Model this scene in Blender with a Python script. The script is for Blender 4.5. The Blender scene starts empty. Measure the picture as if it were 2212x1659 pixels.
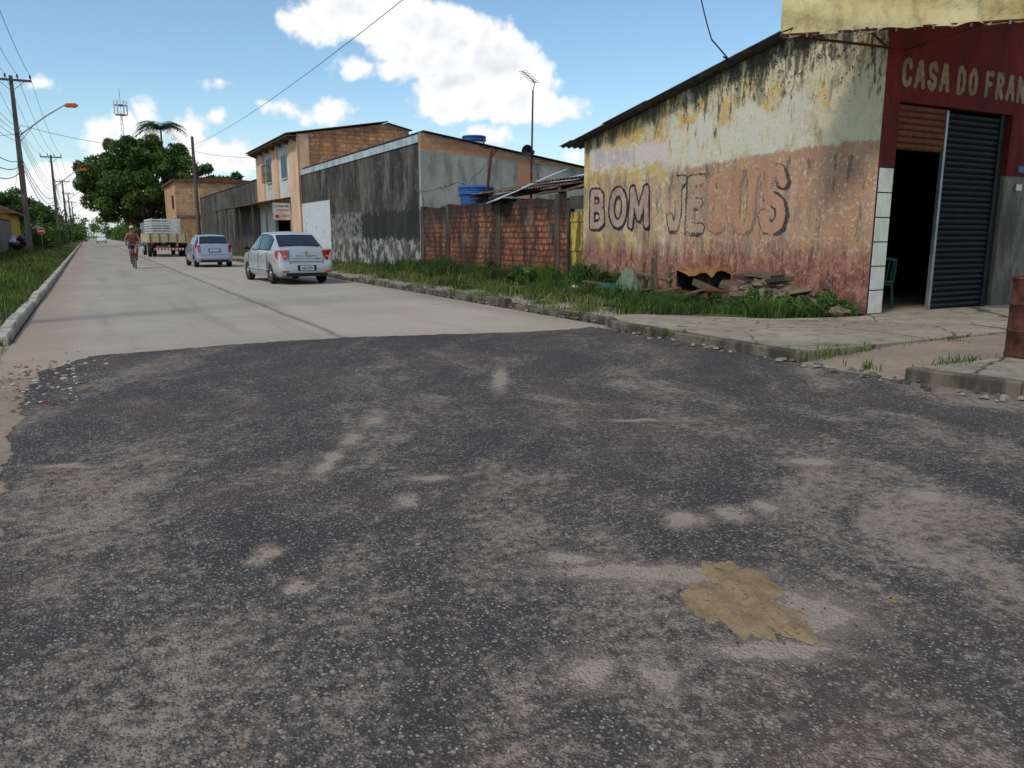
import bpy, math, random
import numpy as np
from mathutils import Vector, Matrix
rad=math.radians
sc=bpy.context.scene
COL=sc.collection
random.seed(7); rng=np.random.default_rng(7)
# ------------------------------------------------------------------ node helper
def S(r,g,b,k=1.0):
    o=[]
    for c in (r,g,b):
        c/=255.
        c=c/12.92 if c<=.04045 else ((c+.055)/1.055)**2.4
        o.append(c*k)
    return tuple(o)
def c4(c): return (c[0],c[1],c[2],1.0)
class G:
    def __init__(s,tree): s.t=tree
    def put(s,sock,v):
        if isinstance(v,bpy.types.NodeSocket): s.t.links.new(v,sock)
        elif isinstance(v,(tuple,list)):
            if len(sock.default_value)==4 and len(v)==3: v=c4(v)
            sock.default_value=v
        else: sock.default_value=v
    def n(s,typ,ins={},**kw):
        nd=s.t.nodes.new('ShaderNode'+typ)
        for k,v in kw.items(): setattr(nd,k,v)
        for k,v in ins.items(): s.put(nd.inputs[k],v)
        return nd
    def m(s,op,a,b=0.0,c=0.0,clamp=False):
        nd=s.n('Math',{0:a,1:b,2:c},operation=op,use_clamp=clamp); return nd.outputs[0]
    def vm(s,op,a,b=(0,0,0),c=(0,0,0)):
        nd=s.n('VectorMath',operation=op); s.put(nd.inputs[0],a); s.put(nd.inputs[1],b)
        if op=='MULTIPLY_ADD': s.put(nd.inputs[2],c)
        return nd.outputs['Value'] if op in('LENGTH','DISTANCE','DOT_PRODUCT') else nd.outputs[0]
    def pos(s): return s.n('NewGeometry').outputs['Position']
    def obj(s): return s.n('TexCoord').outputs['Object']
    def isl(s): return s.n('NewGeometry').outputs['Random Per Island']
    def noise(s,v,scale,detail=4,rough=.5,dist=0.0,col=False):
        nd=s.n('TexNoise',{'Vector':v,'Scale':scale,'Detail':min(detail,6),'Roughness':rough,'Distortion':dist})
        return nd.outputs['Color' if col else 'Fac']
    def voro(s,v,scale,feature='F1',out='Distance',rnd=1.0):
        nd=s.n('TexVoronoi',{'Vector':v,'Scale':scale,'Randomness':rnd},feature=feature); return nd.outputs[out]
    def ramp(s,f,stops,interp='LINEAR'):
        nd=s.n('ValToRGB',{0:f}); r=nd.color_ramp; r.interpolation=interp
        while len(r.elements)<len(stops): r.elements.new(.5)
        for e,(p,c) in zip(r.elements,stops):
            e.position=p; e.color=c4(c) if not isinstance(c,(int,float)) else (c,c,c,1)
        return nd.outputs[0]
    def mix(s,f,a,b,blend='MIX'):
        nd=s.n('Mix',data_type='RGBA',blend_type=blend); s.put(nd.inputs[0],f); s.put(nd.inputs[6],a); s.put(nd.inputs[7],b)
        return nd.outputs[2]
    def mr(s,v,a,b,c=0.0,d=1.0,smooth=True):
        nd=s.n('MapRange',{0:v,1:a,2:b,3:c,4:d},interpolation_type='SMOOTHSTEP' if smooth else 'LINEAR'); return nd.outputs[0]
    def sep(s,v):
        nd=s.n('SeparateXYZ',{0:v}); return nd.outputs[0],nd.outputs[1],nd.outputs[2]
    def comb(s,x,y,z=0.0): return s.n('CombineXYZ',{0:x,1:y,2:z}).outputs[0]
    def bump(s,h,dist=.01,strength=1.0,norm=None):
        nd=s.n('Bump',{'Height':h,'Distance':dist,'Strength':strength})
        if norm is not None: s.put(nd.inputs['Normal'],norm)
        return nd.outputs[0]
    def rect(s,a,b,a0,a1,b0,b1,soft=.05):
        r=s.m('MULTIPLY',s.mr(a,a0-soft,a0+soft),s.mr(a,a1+soft,a1-soft))
        r=s.m('MULTIPLY',r,s.mr(b,b0-soft,b0+soft)); return s.m('MULTIPLY',r,s.mr(b,b1+soft,b1-soft))
def newmat(name):
    m=bpy.data.materials.new(name); m.use_nodes=True; m.node_tree.nodes.clear(); return m,G(m.node_tree)
def finish(g,color,rough=.8,metal=0.0,bump=None,alpha=None,spec=.3,coat=0.0,trans=None):
    p=g.n('BsdfPrincipled',{'Base Color':color,'Roughness':rough,'Metallic':metal,'Specular IOR Level':spec,'Coat Weight':coat})
    if bump is not None: g.put(p.inputs['Normal'],bump)
    if alpha is not None: g.put(p.inputs['Alpha'],alpha)
    sh=p.outputs[0]
    if trans is not None:
        tr=g.n('BsdfTranslucent',{'Color':color}); mx=g.n('MixShader',{0:trans,1:sh,2:tr.outputs[0]}); sh=mx.outputs[0]
    o=g.n('OutputMaterial',{0:sh})
def plain(name,col,rough=.7,metal=0.0,var=.18,scale=6.,spec=.3,coat=0.0,bumpd=0.0):
    m,g=newmat(name); p=g.obj(); n=g.noise(p,scale,4,.6)
    k=g.mr(n,.3,.7,1-var,1+var*.6)
    c=g.vm('SCALE',c4(col)[:3]); g.put(c.node.inputs['Scale'],k)
    b=g.bump(g.noise(p,scale*6,3,.6),bumpd) if bumpd>0 else None
    finish(g,c,rough,metal,b,None,spec,coat); return m
def weathered(name,base,var,stain,amt=.6,sc1=.7,streak=2.2,rough=.9,bumpd=.008,lo=.45,hi=.65,base_dirt=.4,seed=0.):
    m,g=newmat(name); p0=g.pos(); p=g.vm('ADD',p0,(seed,seed*.7,seed*.3))
    q=g.vm('MULTIPLY',p,(1,1,.22))
    c=g.mix(g.mr(g.noise(p,sc1,5,.6),.35,.65),base,var)
    c=g.mix(g.m('MULTIPLY',g.mr(g.noise(q,streak,6,.68),lo,hi),amt),c,stain)
    n14=g.noise(p,14.,5,.7)
    c=g.mix(g.m('MULTIPLY',g.mr(n14,.5,.72),.45),c,stain)
    x,y,z=g.sep(p0)
    zz=g.m('ADD',z,g.m('MULTIPLY',g.m('SUBTRACT',g.noise(p,2.5,4,.6),.5),1.2))
    c=g.mix(g.mr(zz,.9,.1,0,base_dirt),c,S(70,62,52))
    b=g.bump(n14,bumpd*1.3); finish(g,c,rough,0,b); return m
def brickmat(name,c1,c2,mortar,bw=.24,bh=.145,ms=.02,stain=S(40,34,30),amt=.5,topz=None,seed=0,plaster=0.,dk=.6):
    m,g=newmat(name); p=g.pos(); x,y,z=g.sep(p)
    wn_=g.noise(p,2.3,3,.5,col=True); wx,wy,wz=g.sep(wn_)
    wob=g.m('MULTIPLY',g.m('SUBTRACT',wx,.5),.10); wob2=g.m('MULTIPLY',g.m('SUBTRACT',wy,.5),.14)
    v=g.comb(g.m('ADD',g.m('ADD',x,y),wob2),g.m('ADD',z,wob),0.)
    b=g.n('TexBrick',{'Vector':v,'Color1':c1,'Color2':c2,'Mortar':mortar,'Scale':1.,'Mortar Size':ms,'Mortar Smooth':.25,'Bias':-.1,'Brick Width':bw,'Row Height':bh})
    c=b.outputs[0]; f=b.outputs['Fac']
    cell=g.voro(g.comb(g.m('DIVIDE',g.m('ADD',x,y),bw),g.m('DIVIDE',z,bh)),1.,out='Color'); cx,cy,cz=g.sep(cell)
    c=g.mix(g.mr(cx,.58,.66,0,dk),c,tuple(k*.42 for k in c1)); c=g.mix(g.mr(cy,.70,.8,0,.5),c,tuple(min(1,k*1.5) for k in c1))
    c=g.mix(f,c,mortar)
    c=g.mix(g.mr(g.noise(p,7.,5,.7),.35,.7,0,dk),c,tuple(k*.45 for k in c1))
    rib=g.m('MULTIPLY',g.m('SINE',g.m('MULTIPLY',z,2*math.pi/.036)),.15)
    q=g.vm('MULTIPLY',p,(1,1,.35))
    stn=g.noise(g.vm('ADD',q,(seed,0,0)),1.6,6,.7)
    st=g.mr(stn,.44,.58,0,amt)
    if topz is not None:
        tz=g.m('ADD',z,g.m('MULTIPLY',g.m('SUBTRACT',g.noise(q,2.5,5,.6),.5),2.8))
        st=g.m('MAXIMUM',st,g.mr(tz,topz-1.1,topz-.2,0,.93))
    if plaster>0: c=g.mix(g.mr(g.noise(g.vm('ADD',p,(3,seed,6)),1.3,6,.65),.54,.58,0,plaster),c,S(112,98,84))
    c=g.mix(st,c,stain)
    h=g.m('ADD',g.m('MULTIPLY',f,-1.0),g.m('ADD',rib,g.m('MULTIPLY',g.noise(p,25.,4,.7),.7)))
    finish(g,c,.9,0,g.bump(h,.014)); return m

# ------------------------------------------------------------------ mesh builder
class MB:
    def __init__(s): s.v=[]; s.f=[]; s.mi=[]; s.sm=[]; s.mats=[]
    def mat(s,m):
        if m not in s.mats: s.mats.append(m)
        return s.mats.index(m)
    def add(s,vs,fs,m,smooth=False):
        o=len(s.v); s.v+= [tuple(v) for v in vs]; k=s.mat(m)
        for f in fs: s.f.append([i+o for i in f]); s.mi.append(k); s.sm.append(smooth)
    def box(s,x0,x1,y0,y1,z0,z1,m,M=None):
        vs=[(x,y,z) for x in (x0,x1) for y in (y0,y1) for z in (z0,z1)]
        if M is not None: vs=[tuple(M@Vector(v)) for v in vs]
        s.add(vs,[(0,1,3,2),(4,6,7,5),(0,4,5,1),(2,3,7,6),(0,2,6,4),(1,5,7,3)],m)
    def prism(s,poly,axis,a,b,m):
        def P(p,t):
            return {'x':(t,p[0],p[1]),'y':(p[0],t,p[1]),'z':(p[0],p[1],t)}[axis]
        n=len(poly); vs=[P(p,a) for p in poly]+[P(p,b) for p in poly]
        fs=[tuple(range(n))[::-1],tuple(range(n,2*n))]+[(i,(i+1)%n,n+(i+1)%n,n+i) for i in range(n)]
        s.add(vs,fs,m)
    def tube(s,pts,r,m,n=8,smooth=True,cap=True):
        pts=[Vector(p) for p in pts]; k=len(pts); rs=r if isinstance(r,(list,tuple)) else [r]*k
        vs=[]; prev=None
        for i,p in enumerate(pts):
            d=(pts[min(i+1,k-1)]-pts[max(i-1,0)]); d=d.normalized() if d.length>1e-9 else Vector((0,0,1))
            if prev is None:
                a=d.orthogonal().normalized()
            else:
                a=prev-d*prev.dot(d); a=a.normalized() if a.length>1e-6 else d.orthogonal().normalized()
            prev=a; b=d.cross(a)
            for j in range(n):
                t=2*math.pi*j/n; vs.append(p+(a*math.cos(t)+b*math.sin(t))*rs[i])
        fs=[]
        for i in range(k-1):
            for j in range(n): fs.append((i*n+j,i*n+(j+1)%n,(i+1)*n+(j+1)%n,(i+1)*n+j))
        if cap: fs.append(tuple(range(n))[::-1]); fs.append(tuple((k-1)*n+j for j in range(n)))
        s.add(vs,fs,m,smooth)
    def lathe(s,c,axis,prof,m,n=24,smooth=True):
        d=Vector(axis).normalized(); a=d.orthogonal().normalized(); b=d.cross(a); c=Vector(c); vs=[]
        for (r,h) in prof:
            for j in range(n):
                t=2*math.pi*j/n; vs.append(c+d*h+(a*math.cos(t)+b*math.sin(t))*max(r,1e-4))
        fs=[]
        for i in range(len(prof)-1):
            for j in range(n): fs.append((i*n+j,i*n+(j+1)%n,(i+1)*n+(j+1)%n,(i+1)*n+j))
        s.add(vs,fs,m,smooth)
    def blob(s,c,r,m,n=10,k=7,jit=.12):
        vs=[];fs=[]
        for i in range(k+1):
            ph=math.pi*i/k
            for j in range(n):
                t=2*math.pi*j/n; q=1+random.uniform(-jit,jit)
                vs.append((c[0]+r[0]*q*math.sin(ph)*math.cos(t),c[1]+r[1]*q*math.sin(ph)*math.sin(t),c[2]+r[2]*q*math.cos(ph)))
        for i in range(k):
            for j in range(n): fs.append((i*n+j,(i+1)*n+j,(i+1)*n+(j+1)%n,i*n+(j+1)%n))
        s.add(vs,fs,m,True)
    def make(s,name,parent=None,sharp=35):
        me=bpy.data.meshes.new(name); me.from_pydata(s.v,[],s.f)
        for m in s.mats: me.materials.append(m)
        me.polygons.foreach_set('material_index',s.mi); me.polygons.foreach_set('use_smooth',s.sm)
        me.update()
        try: me.set_sharp_from_angle(angle=rad(sharp))
        except Exception: pass
        ob=bpy.data.objects.new(name,me); COL.objects.link(ob)
        if parent: ob.parent=parent
        return ob
def empty(name,loc=(0,0,0),rz=0.):
    e=bpy.data.objects.new(name,None); COL.objects.link(e); e.location=loc; e.rotation_euler=(0,0,rz); return e
def raw(name,V,F,mats,parent=None,mi=None):
    me=bpy.data.meshes.new(name); V=np.asarray(V,dtype=np.float32); F=np.asarray(F,dtype=np.int32)
    k=F.shape[1]; me.vertices.add(len(V)); me.vertices.foreach_set('co',V.ravel())
    me.loops.add(F.size); me.loops.foreach_set('vertex_index',F.ravel())
    me.polygons.add(len(F)); me.polygons.foreach_set('loop_start',np.arange(0,F.size,k,dtype=np.int32))
    for m in (mats if isinstance(mats,list) else [mats]): me.materials.append(m)
    if mi is not None: me.polygons.foreach_set('material_index',np.asarray(mi,dtype=np.int32))
    me.update(calc_edges=True); me.validate()
    ob=bpy.data.objects.new(name,me); COL.objects.link(ob)
    if parent: ob.parent=parent
    return ob
def text(body,name,width,height,mat,M,parent=None,off=0.0,ext=0.0,space=1.0,shear=0.0):
    cu=bpy.data.curves.new(name,'FONT'); cu.body=body; cu.size=1; cu.offset=off; cu.extrude=ext; cu.space_character=space; cu.shear=shear
    cu.materials.append(mat); ob=bpy.data.objects.new(name,cu); COL.objects.link(ob)
    bpy.context.view_layer.update(); bb=ob.bound_box
    x0=min(b[0] for b in bb);x1=max(b[0] for b in bb);y0=min(b[1] for b in bb);y1=max(b[1] for b in bb)
    sx=width/(x1-x0); sy=height/(y1-y0)
    L=Matrix.Diagonal((sx,sy,1,1))@Matrix.Translation((-x0,-y0,0))
    if parent: ob.parent=parent
    ob.matrix_world=M@L
    return ob
def frame(o,x,y):
    x=Vector(x).normalized(); y=Vector(y).normalized(); z=x.cross(y)
    M=Matrix.Identity(4)
    for i in range(3): M[i][0]=x[i];M[i][1]=y[i];M[i][2]=z[i];M[i][3]=o[i]
    return M
GL={'B':[[(.12,.0),(.12,1),(.52,1),(.74,.90),(.76,.66),(.55,.53),(.12,.53)],[(.52,.53),(.80,.42),(.82,.12),(.56,.0),(.12,.0)]],
'O':[[(.5+.42*math.cos(t),.5+.5*math.sin(t)) for t in np.linspace(0,2*math.pi,17)]],
'M':[[(.05,0),(.12,1),(.5,.22),(.88,1),(.95,0)]],
'J':[[(.62,1),(.62,.26),(.50,.04),(.26,.04),(.12,.24)],[(.30,1),(.88,1)]],
'E':[[(.85,1),(.14,1),(.14,0),(.88,0)],[(.14,.52),(.70,.52)]],
'S':[[(.86,.80),(.72,.97),(.46,1.0),(.20,.93),(.14,.74),(.24,.58),(.52,.50),(.78,.42),(.88,.25),(.78,.07),(.50,.0),(.24,.04),(.10,.22)]],
'U':[[(.14,1),(.14,.26),(.28,.04),(.52,.0),(.74,.06),(.86,.28),(.86,1)],[(.02,1),(.26,1)],[(.74,1),(.98,1)]],
'C':[[(.88,.80),(.74,.96),(.5,1.),(.24,.92),(.11,.7),(.1,.3),(.24,.08),(.5,0),(.74,.04),(.88,.2)]],
'A':[[(.04,0),(.44,1),(.56,1),(.96,0)],[(.22,.34),(.78,.34)]],
'D':[[(.12,0),(.12,1),(.5,1),(.78,.86),(.88,.5),(.78,.14),(.5,0),(.12,0)]],
'F':[[(.86,1),(.14,1),(.14,0)],[(.14,.52),(.7,.52)]],
'R':[[(.12,0),(.12,1),(.55,1),(.80,.88),(.80,.64),(.55,.5),(.12,.5)],[(.5,.5),(.88,0)]],
'N':[[(.1,0),(.1,1),(.9,0),(.9,1)]]}
def paint_letters(name,spec,M,parent,cell=.012):
    V=[];F=[];MI=[];mats=[]
    for (ch,x0,y0,w_,h_,st,ou,sh,fm,om) in spec:
        for m_ in (fm,om):
            if m_ not in mats: mats.append(m_)
        pad=st+ou+.12; gx=np.arange(x0-pad,x0+w_+pad,cell); gy=np.arange(y0-pad,y0+h_+pad,cell); X,Y=np.meshgrid(gx,gy)
        def dist(X,Y):
            D=np.full(X.shape,9.)
            for pl in GL[ch]:
                for a,b in zip(pl[:-1],pl[1:]):
                    ax,ay=x0+a[0]*w_,y0+a[1]*h_; bx,by=x0+b[0]*w_,y0+b[1]*h_; dx,dy=bx-ax,by-ay
                    t=np.clip(((X-ax)*dx+(Y-ay)*dy)/(dx*dx+dy*dy+1e-9),0,1)
                    D=np.minimum(D,np.hypot(X-ax-t*dx,Y-ay-t*dy))
            return D
        wob=.006*np.sin(X*37+Y*11)+.005*np.sin(Y*53+X*7)
        D=dist(X,Y)+wob; D2=D
        if sh!=(0,0):
            for k in (.33,.66,1.): D2=np.minimum(D2,dist(X-sh[0]*k,Y-sh[1]*k)+wob)
        fill=D<st; out=(~fill)&((D<st+ou)|(D2<st))
        for mask,m_ in ((fill,fm),(out,om)):
            k=mats.index(m_)
            for j,i in zip(*np.nonzero(mask)):
                o=len(V); xx=gx[i];yy=gy[j]
                V+=[(xx,yy,0),(xx+cell,yy,0),(xx+cell,yy+cell,0),(xx,yy+cell,0)]; F.append((o,o+1,o+2,o+3)); MI.append(k)
    ob=raw(name,V,F,mats,parent,MI); ob.matrix_world=M; return ob

# ------------------------------------------------------------------ camera
cam=bpy.data.cameras.new('camera'); camo=bpy.data.objects.new('camera',cam); COL.objects.link(camo)
cam.lens=36*1680/2212; cam.sensor_width=36; cam.clip_end=3000; cam.clip_start=.05
camo.location=(0,0,1.4); camo.rotation_euler=(rad(90-10.82),0,rad(-28.2)); sc.camera=camo
sc.view_settings.view_transform='Standard'; sc.view_settings.look='None'; sc.view_settings.exposure=0; sc.view_settings.gamma=1

# ------------------------------------------------------------------ sky + sun
SUN_AZ,SUN_EL=-112.,50.
w=bpy.data.worlds.new('World'); sc.world=w; w.use_nodes=True; w.node_tree.nodes.clear(); g=G(w.node_tree)
sky=g.n('TexSky',sky_type='NISHITA',sun_disc=False,sun_elevation=rad(SUN_EL),sun_rotation=rad(SUN_AZ%360),air_density=1.0,dust_density=.6,ozone_density=2.0)
d=g.vm('NORMALIZE',g.n('TexCoord').outputs['Generated']); x,y,z=g.sep(d)
az=g.m('MULTIPLY',g.m('ARCTAN2',x,y),57.2958); el=g.m('MULTIPLY',g.m('ARCSINE',z),57.2958)
P0=g.comb(az,el,0.)
wn=g.noise(P0,.30,3,.55,col=True); P=g.vm('ADD',P0,g.vm('MULTIPLY',g.vm('SUBTRACT',wn,(.5,.5,.5)),(2.4,1.8,0)))
CL=[(15.2,13.9,2.9,1.6),(18.6,14.6,4.8,2.4),(22.6,12.9,4.8,2.8),(26.4,12.2,3.2,2.5),(27.9,10.4,3.6,2.9),(24.6,9.6,3.4,2.2),(30.2,8.7,3.2,1.2),(20.0,11.2,1.8,1.0),
(17.2,10.9,1.5,.8),(8.3,9.7,.8,.55),(12.3,8.3,1.2,.65),(15.4,8.2,2.0,.9),(7.9,7.7,.8,.55),(-1.6,8.9,.9,.7),(32.8,5.3,1.0,.6),
(2.5,5.9,2.4,2.1),(4.2,7.9,1.1,.9),(6.6,6.6,1.5,1.4),(8.4,5.0,2.8,1.3),(4.9,4.2,3.0,1.7),(-.8,2.6,3.6,2.0),(-3.5,2.0,3.9,1.7),(26.6,7.0,2.2,.8),
(-60,20,20,8),(110,24,40,10),(-150,35,30,10),(20,44,26,8)]
cur=None
for (a,e,ra,re) in CL:
    ln=g.vm('LENGTH',g.vm('MULTIPLY_ADD',P,(1/ra,1/re,0),(-a/ra,-e/re,0)))
    fl=g.m('MULTIPLY_ADD',ln,-min(ra,re*1.5),min(ra,re*1.5))
    cur=fl if cur is None else g.m('MAXIMUM',cur,fl)
fb=g.noise(P0,.85,6,.54); fb2=g.noise(g.vm('ADD',P0,(.2,-.7,0)),.6,2,.45)
dens=g.m('ADD',cur,g.m('MULTIPLY',g.m('SUBTRACT',fb,.5),2.5))
alpha=g.mr(dens,-.15,.85)
rel=g.m('SUBTRACT',g.noise(P0,.6,2,.45),fb2)
lowf=g.noise(g.vm('ADD',P0,(40,13,0)),.26,3,.5)
shade=g.m('ADD',g.m('MULTIPLY',rel,-1.6),g.mr(lowf,.44,.72,0,.45))
shade=g.m('MULTIPLY',g.m('MAXIMUM',shade,0.0),g.mr(dens,.4,2.2))
skc=g.vm('MULTIPLY',sky.outputs[0],(1.40,1.60,1.58))
skc=g.mix(g.mr(el,11.,-1.,0,.5),skc,(7.2,8.6,9.5))
ccol=g.mix(g.m('MINIMUM',shade,1.0),(10.2,10.2,10.2),(6.8,7.3,8.1))
fin=g.mix(alpha,skc,ccol)
bg=g.n('Background',{0:fin,1:.1}); g.n('OutputWorld',{0:bg.outputs[0]})
sun=bpy.data.lights.new('sun','SUN'); sun.energy=2.1; sun.angle=rad(9); sun.color=(1,.95,.88)
so=bpy.data.objects.new('sun',sun); COL.objects.link(so)
sd=Vector((math.sin(rad(SUN_AZ))*math.cos(rad(SUN_EL)),math.cos(rad(SUN_AZ))*math.cos(rad(SUN_EL)),math.sin(rad(SUN_EL))))
so.rotation_euler=sd.to_track_quat('Z','Y').to_euler()

# ------------------------------------------------------------------ materials
PT=[(1.82,5.61,.06,.13),(1.50,5.16,.06,.16),(1.26,4.77,.05,.16),(1.15,4.59,.05,.16),(3.47,6.72,.06,.55),(1.64,4.07,.11,.05),(1.38,3.76,.05,.08),(.57,3.39,.045,.09),(.62,3.0,.05,.05),(1.74,2.71,.13,.05),(1.31,1.9,.06,.08),(1.5,1.77,.05,.08),(2.5,2.84,.09,.10),(2.76,2.79,.08,.09),(3.01,2.78,.075,.09),(3.86,3.25,.15,.07),(3.89,2.49,.08,.09),(1.87,2.48,.34,.06),(2.28,1.86,.16,.16),(1.95,1.72,.20,.06),(3.6,4.66,.18,.04),(-.25,5.35,.15,.035),(2.04,2.36,.3,.08)]
M_asph,g=newmat('asphalt'); p=g.pos(); x,y,z=g.sep(p)
R0=g.comb(g.m('SUBTRACT',g.m('MULTIPLY',x,.8813),g.m('MULTIPLY',y,.4726)),g.m('ADD',g.m('MULTIPLY',x,.4726),g.m('MULTIPLY',y,.8813)),0.)
wn=g.noise(p,9.,4,.65,col=True); R=g.vm('ADD',R0,g.vm('MULTIPLY',g.vm('SUBTRACT',wn,(.5,.5,.5)),(.22,.22,0)))
cur=None
for (a,b,ra,rb) in PT:
    u=a*.8813-b*.4726; v=a*.4726+b*.8813
    ln=g.vm('LENGTH',g.vm('MULTIPLY_ADD',R,(1/ra,1/rb,0),(-u/ra,-v/rb,0)))
    cur=ln if cur is None else g.m('MINIMUM',cur,ln)
px=g.vm('MULTIPLY',p,(1,1,0))
vn=g.n('TexVoronoi',{'Vector':px,'Scale':80.}); vd=vn.outputs['Distance']; vcx,vcy,vcz=g.sep(vn.outputs['Color'])
vn2=g.n('TexVoronoi',{'Vector':px,'Scale':38.}); vb=vn2.outputs['Distance']; vbx,vby,vbz=g.sep(vn2.outputs['Color'])
stone=g.mr(vd,.60,.22)
bigst=g.m('MULTIPLY',g.mr(vb,.42,.30),g.mr(vbx,.68,.72))
grit=g.noise(px,120.,2,.7)
stonecol=g.ramp(vcx,[(0,S(76,71,68)),(.45,S(98,92,86)),(.8,S(126,118,109)),(.96,S(160,150,136)),(1,S(190,180,164))])
bind=g.mix(grit,S(44,41,40),S(76,70,66))
c=g.mix(stone,bind,stonecol)
c=g.mix(g.m('MULTIPLY',bigst,.75),c,g.mix(vby,S(102,95,88),S(168,156,140)))
Rs=g.vm('ADD',g.vm('MULTIPLY',R0,(1.0,.38,0)),g.vm('MULTIPLY',g.vm('SUBTRACT',g.noise(px,.35,2,.5,col=True),(.5,.5,.5)),(2.2,1.2,0)))
big=g.noise(Rs,1.1,6,.68); fine=g.noise(g.vm('ADD',px,(2,5,0)),17.,4,.75); mid=g.noise(g.vm('ADD',px,(7,1,0)),2.6,6,.7)
tone=g.m('ADD',g.m('MULTIPLY',big,.65),g.m('ADD',g.m('MULTIPLY',mid,.3),g.m('MULTIPLY',fine,.15)))
nearl=g.mr(y,10.5,1.5,-.04,.012)
tone=g.m('ADD',tone,nearl)
c=g.mix(g.mr(tone,.50,.70,0,.55),c,g.mix(stone,S(88,80,74),S(134,122,110)))
c=g.mix(g.mr(tone,.55,.42,0,.45),c,S(60,56,56))
c=g.mix(g.mr(g.noise(g.vm('ADD',px,(13,1,0)),.7,3,.6),.50,.72,0,.3),c,S(112,90,80))
dd=g.m('ADD',g.m('ADD',g.m('MULTIPLY',tone,.85),g.m('MULTIPLY',fine,.35)),g.m('MULTIPLY',g.m('SUBTRACT',grit,stone),.08))
dm=g.mr(dd,.655,.79,0,.72)
patchn=g.m('ADD',cur,g.m('MULTIPLY',g.m('SUBTRACT',fine,.5),1.5))
halo=g.mr(g.m('ADD',patchn,g.m('MULTIPLY',g.m('SUBTRACT',.5,grit),1.6)),2.0,.9,0,.45)
core=g.mr(patchn,1.1,.80,0,.85)
dm=g.m('MAXIMUM',dm,g.m('MAXIMUM',halo,core))
sand=g.mix(g.noise(px,5.,4,.6),S(146,130,114),S(168,152,136)); sand=g.mix(g.mr(g.noise(px,1.3,2),.5,.65,0,.45),sand,S(156,126,106))
c=g.mix(dm,c,sand)
h=g.m('ADD',g.m('MULTIPLY',stone,.9),g.m('ADD',g.m('MULTIPLY',bigst,.9),g.m('MULTIPLY',grit,.5)))
finish(g,c,.88,0,g.bump(h,.007,.8),spec=.2)
# concrete road
M_conc,g=newmat('concrete_road'); p=g.pos(); x,y,z=g.sep(p)
c=g.mix(g.mr(g.noise(p,.35,5,.6),.35,.65),S(156,147,132),S(170,159,141))
strk=g.noise(g.vm('MULTIPLY',p,(1.3,.10,1)),1.,5,.6)
c=g.mix(g.mr(strk,.46,.70,0,.55),c,S(134,124,112))
c=g.mix(g.mr(g.noise(g.vm('ADD',g.vm('MULTIPLY',p,(1,.22,1)),(4,9,0)),.8,5,.62),.50,.66,0,.45),c,S(170,150,130))
seam=g.m('ABSOLUTE',g.m('SUBTRACT',g.m('ADD',x,g.m('MULTIPLY',g.m('SUBTRACT',g.noise(p,1.2,4),.5),.22)),3.02))
c=g.mix(g.mr(seam,.10,.015,0,.6),c,S(86,76,68))
c=g.mix(g.m('MULTIPLY',g.mr(x,3.,3.3),.25),c,S(184,170,148))
c=g.mix(g.mr(g.m('ADD',x,g.m('MULTIPLY',g.noise(p,2.,4),.5)),6.5,7.2,0,.5),c,S(140,116,96))
c=g.mix(g.mr(g.m('ADD',x,g.m('MULTIPLY',g.noise(p,2.,4),-.7)),-.3,-1.1,0,.6),c,S(156,128,108))
c=g.mix(g.mr(g.m('ADD',y,g.m('MULTIPLY',g.noise(p,1.1,4),2.)),12.6,11.0,0,.4),c,S(162,140,120))
yj=g.m('PINGPONG',g.m('ADD',y,1.3),2.6)
c=g.mix(g.mr(yj,.03,.008,0,.3),c,S(100,88,78))
n30=g.noise(p,38.,5,.75)
c=g.mix(g.mr(n30,.45,.75,0,.35),c,S(106,97,87))
c=g.mix(g.mr(g.noise(g.vm('ADD',p,(8,2,0)),3.,5,.7),.58,.70,0,.4),c,S(96,87,79))
finish(g,c,.9,0,g.bump(n30,.005,.8))
def dirt(name,a,b,c3,sc1=1.2):
    m,g=newmat(name); p=g.pos()
    c=g.mix(g.mr(g.noise(p,sc1,5,.65),.35,.65),a,b); n9=g.noise(p,12.,6,.72); c=g.mix(g.mr(n9,.48,.7,0,.8),c,c3)
    finish(g,c,.95,0,g.bump(n9,.02)); return m
M_sand=dirt('sandy_ground',S(152,132,112),S(138,120,104),S(114,98,84))
M_dirt=dirt('dirt',S(100,88,66),S(78,76,46),S(54,58,34))
M_grassg=dirt('grass_ground',S(60,66,32),S(84,80,50),S(44,54,24))
M_far=dirt('far_ground',S(66,80,38),S(90,86,56),S(50,64,28),.05)
M_slab,g=newmat('pavement_concrete'); p=g.pos()
c=g.mix(g.mr(g.noise(p,.9,5,.65),.35,.65),S(138,128,112),S(158,145,124))
c=g.mix(g.mr(g.noise(p,5.,6,.7),.48,.68,0,.7),c,S(106,96,82))
cr=g.voro(g.vm('ADD',p,g.vm('MULTIPLY',g.noise(p,2.,4,.6,col=True),(.5,.5,0))),.55,'DISTANCE_TO_EDGE')
c=g.mix(g.mr(cr,.012,.003,0,.85),c,S(60,52,44))
c=g.mix(g.mr(g.noise(g.vm('ADD',p,(2,7,0)),2.2,5,.7),.54,.64,0,.5),c,S(88,88,62))
finish(g,c,.9,0,g.bump(g.noise(p,30.,5,.7),.008))
M_kerb=weathered('kerb_concrete',S(130,118,102),S(104,95,81),S(52,48,40),.85,1.5,3.,lo=.42,hi=.58)
M_kerbw=weathered('kerb_whitewashed',S(206,198,182),S(188,176,158),S(134,118,100),.55,1.5,3.,base_dirt=.25)
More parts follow.
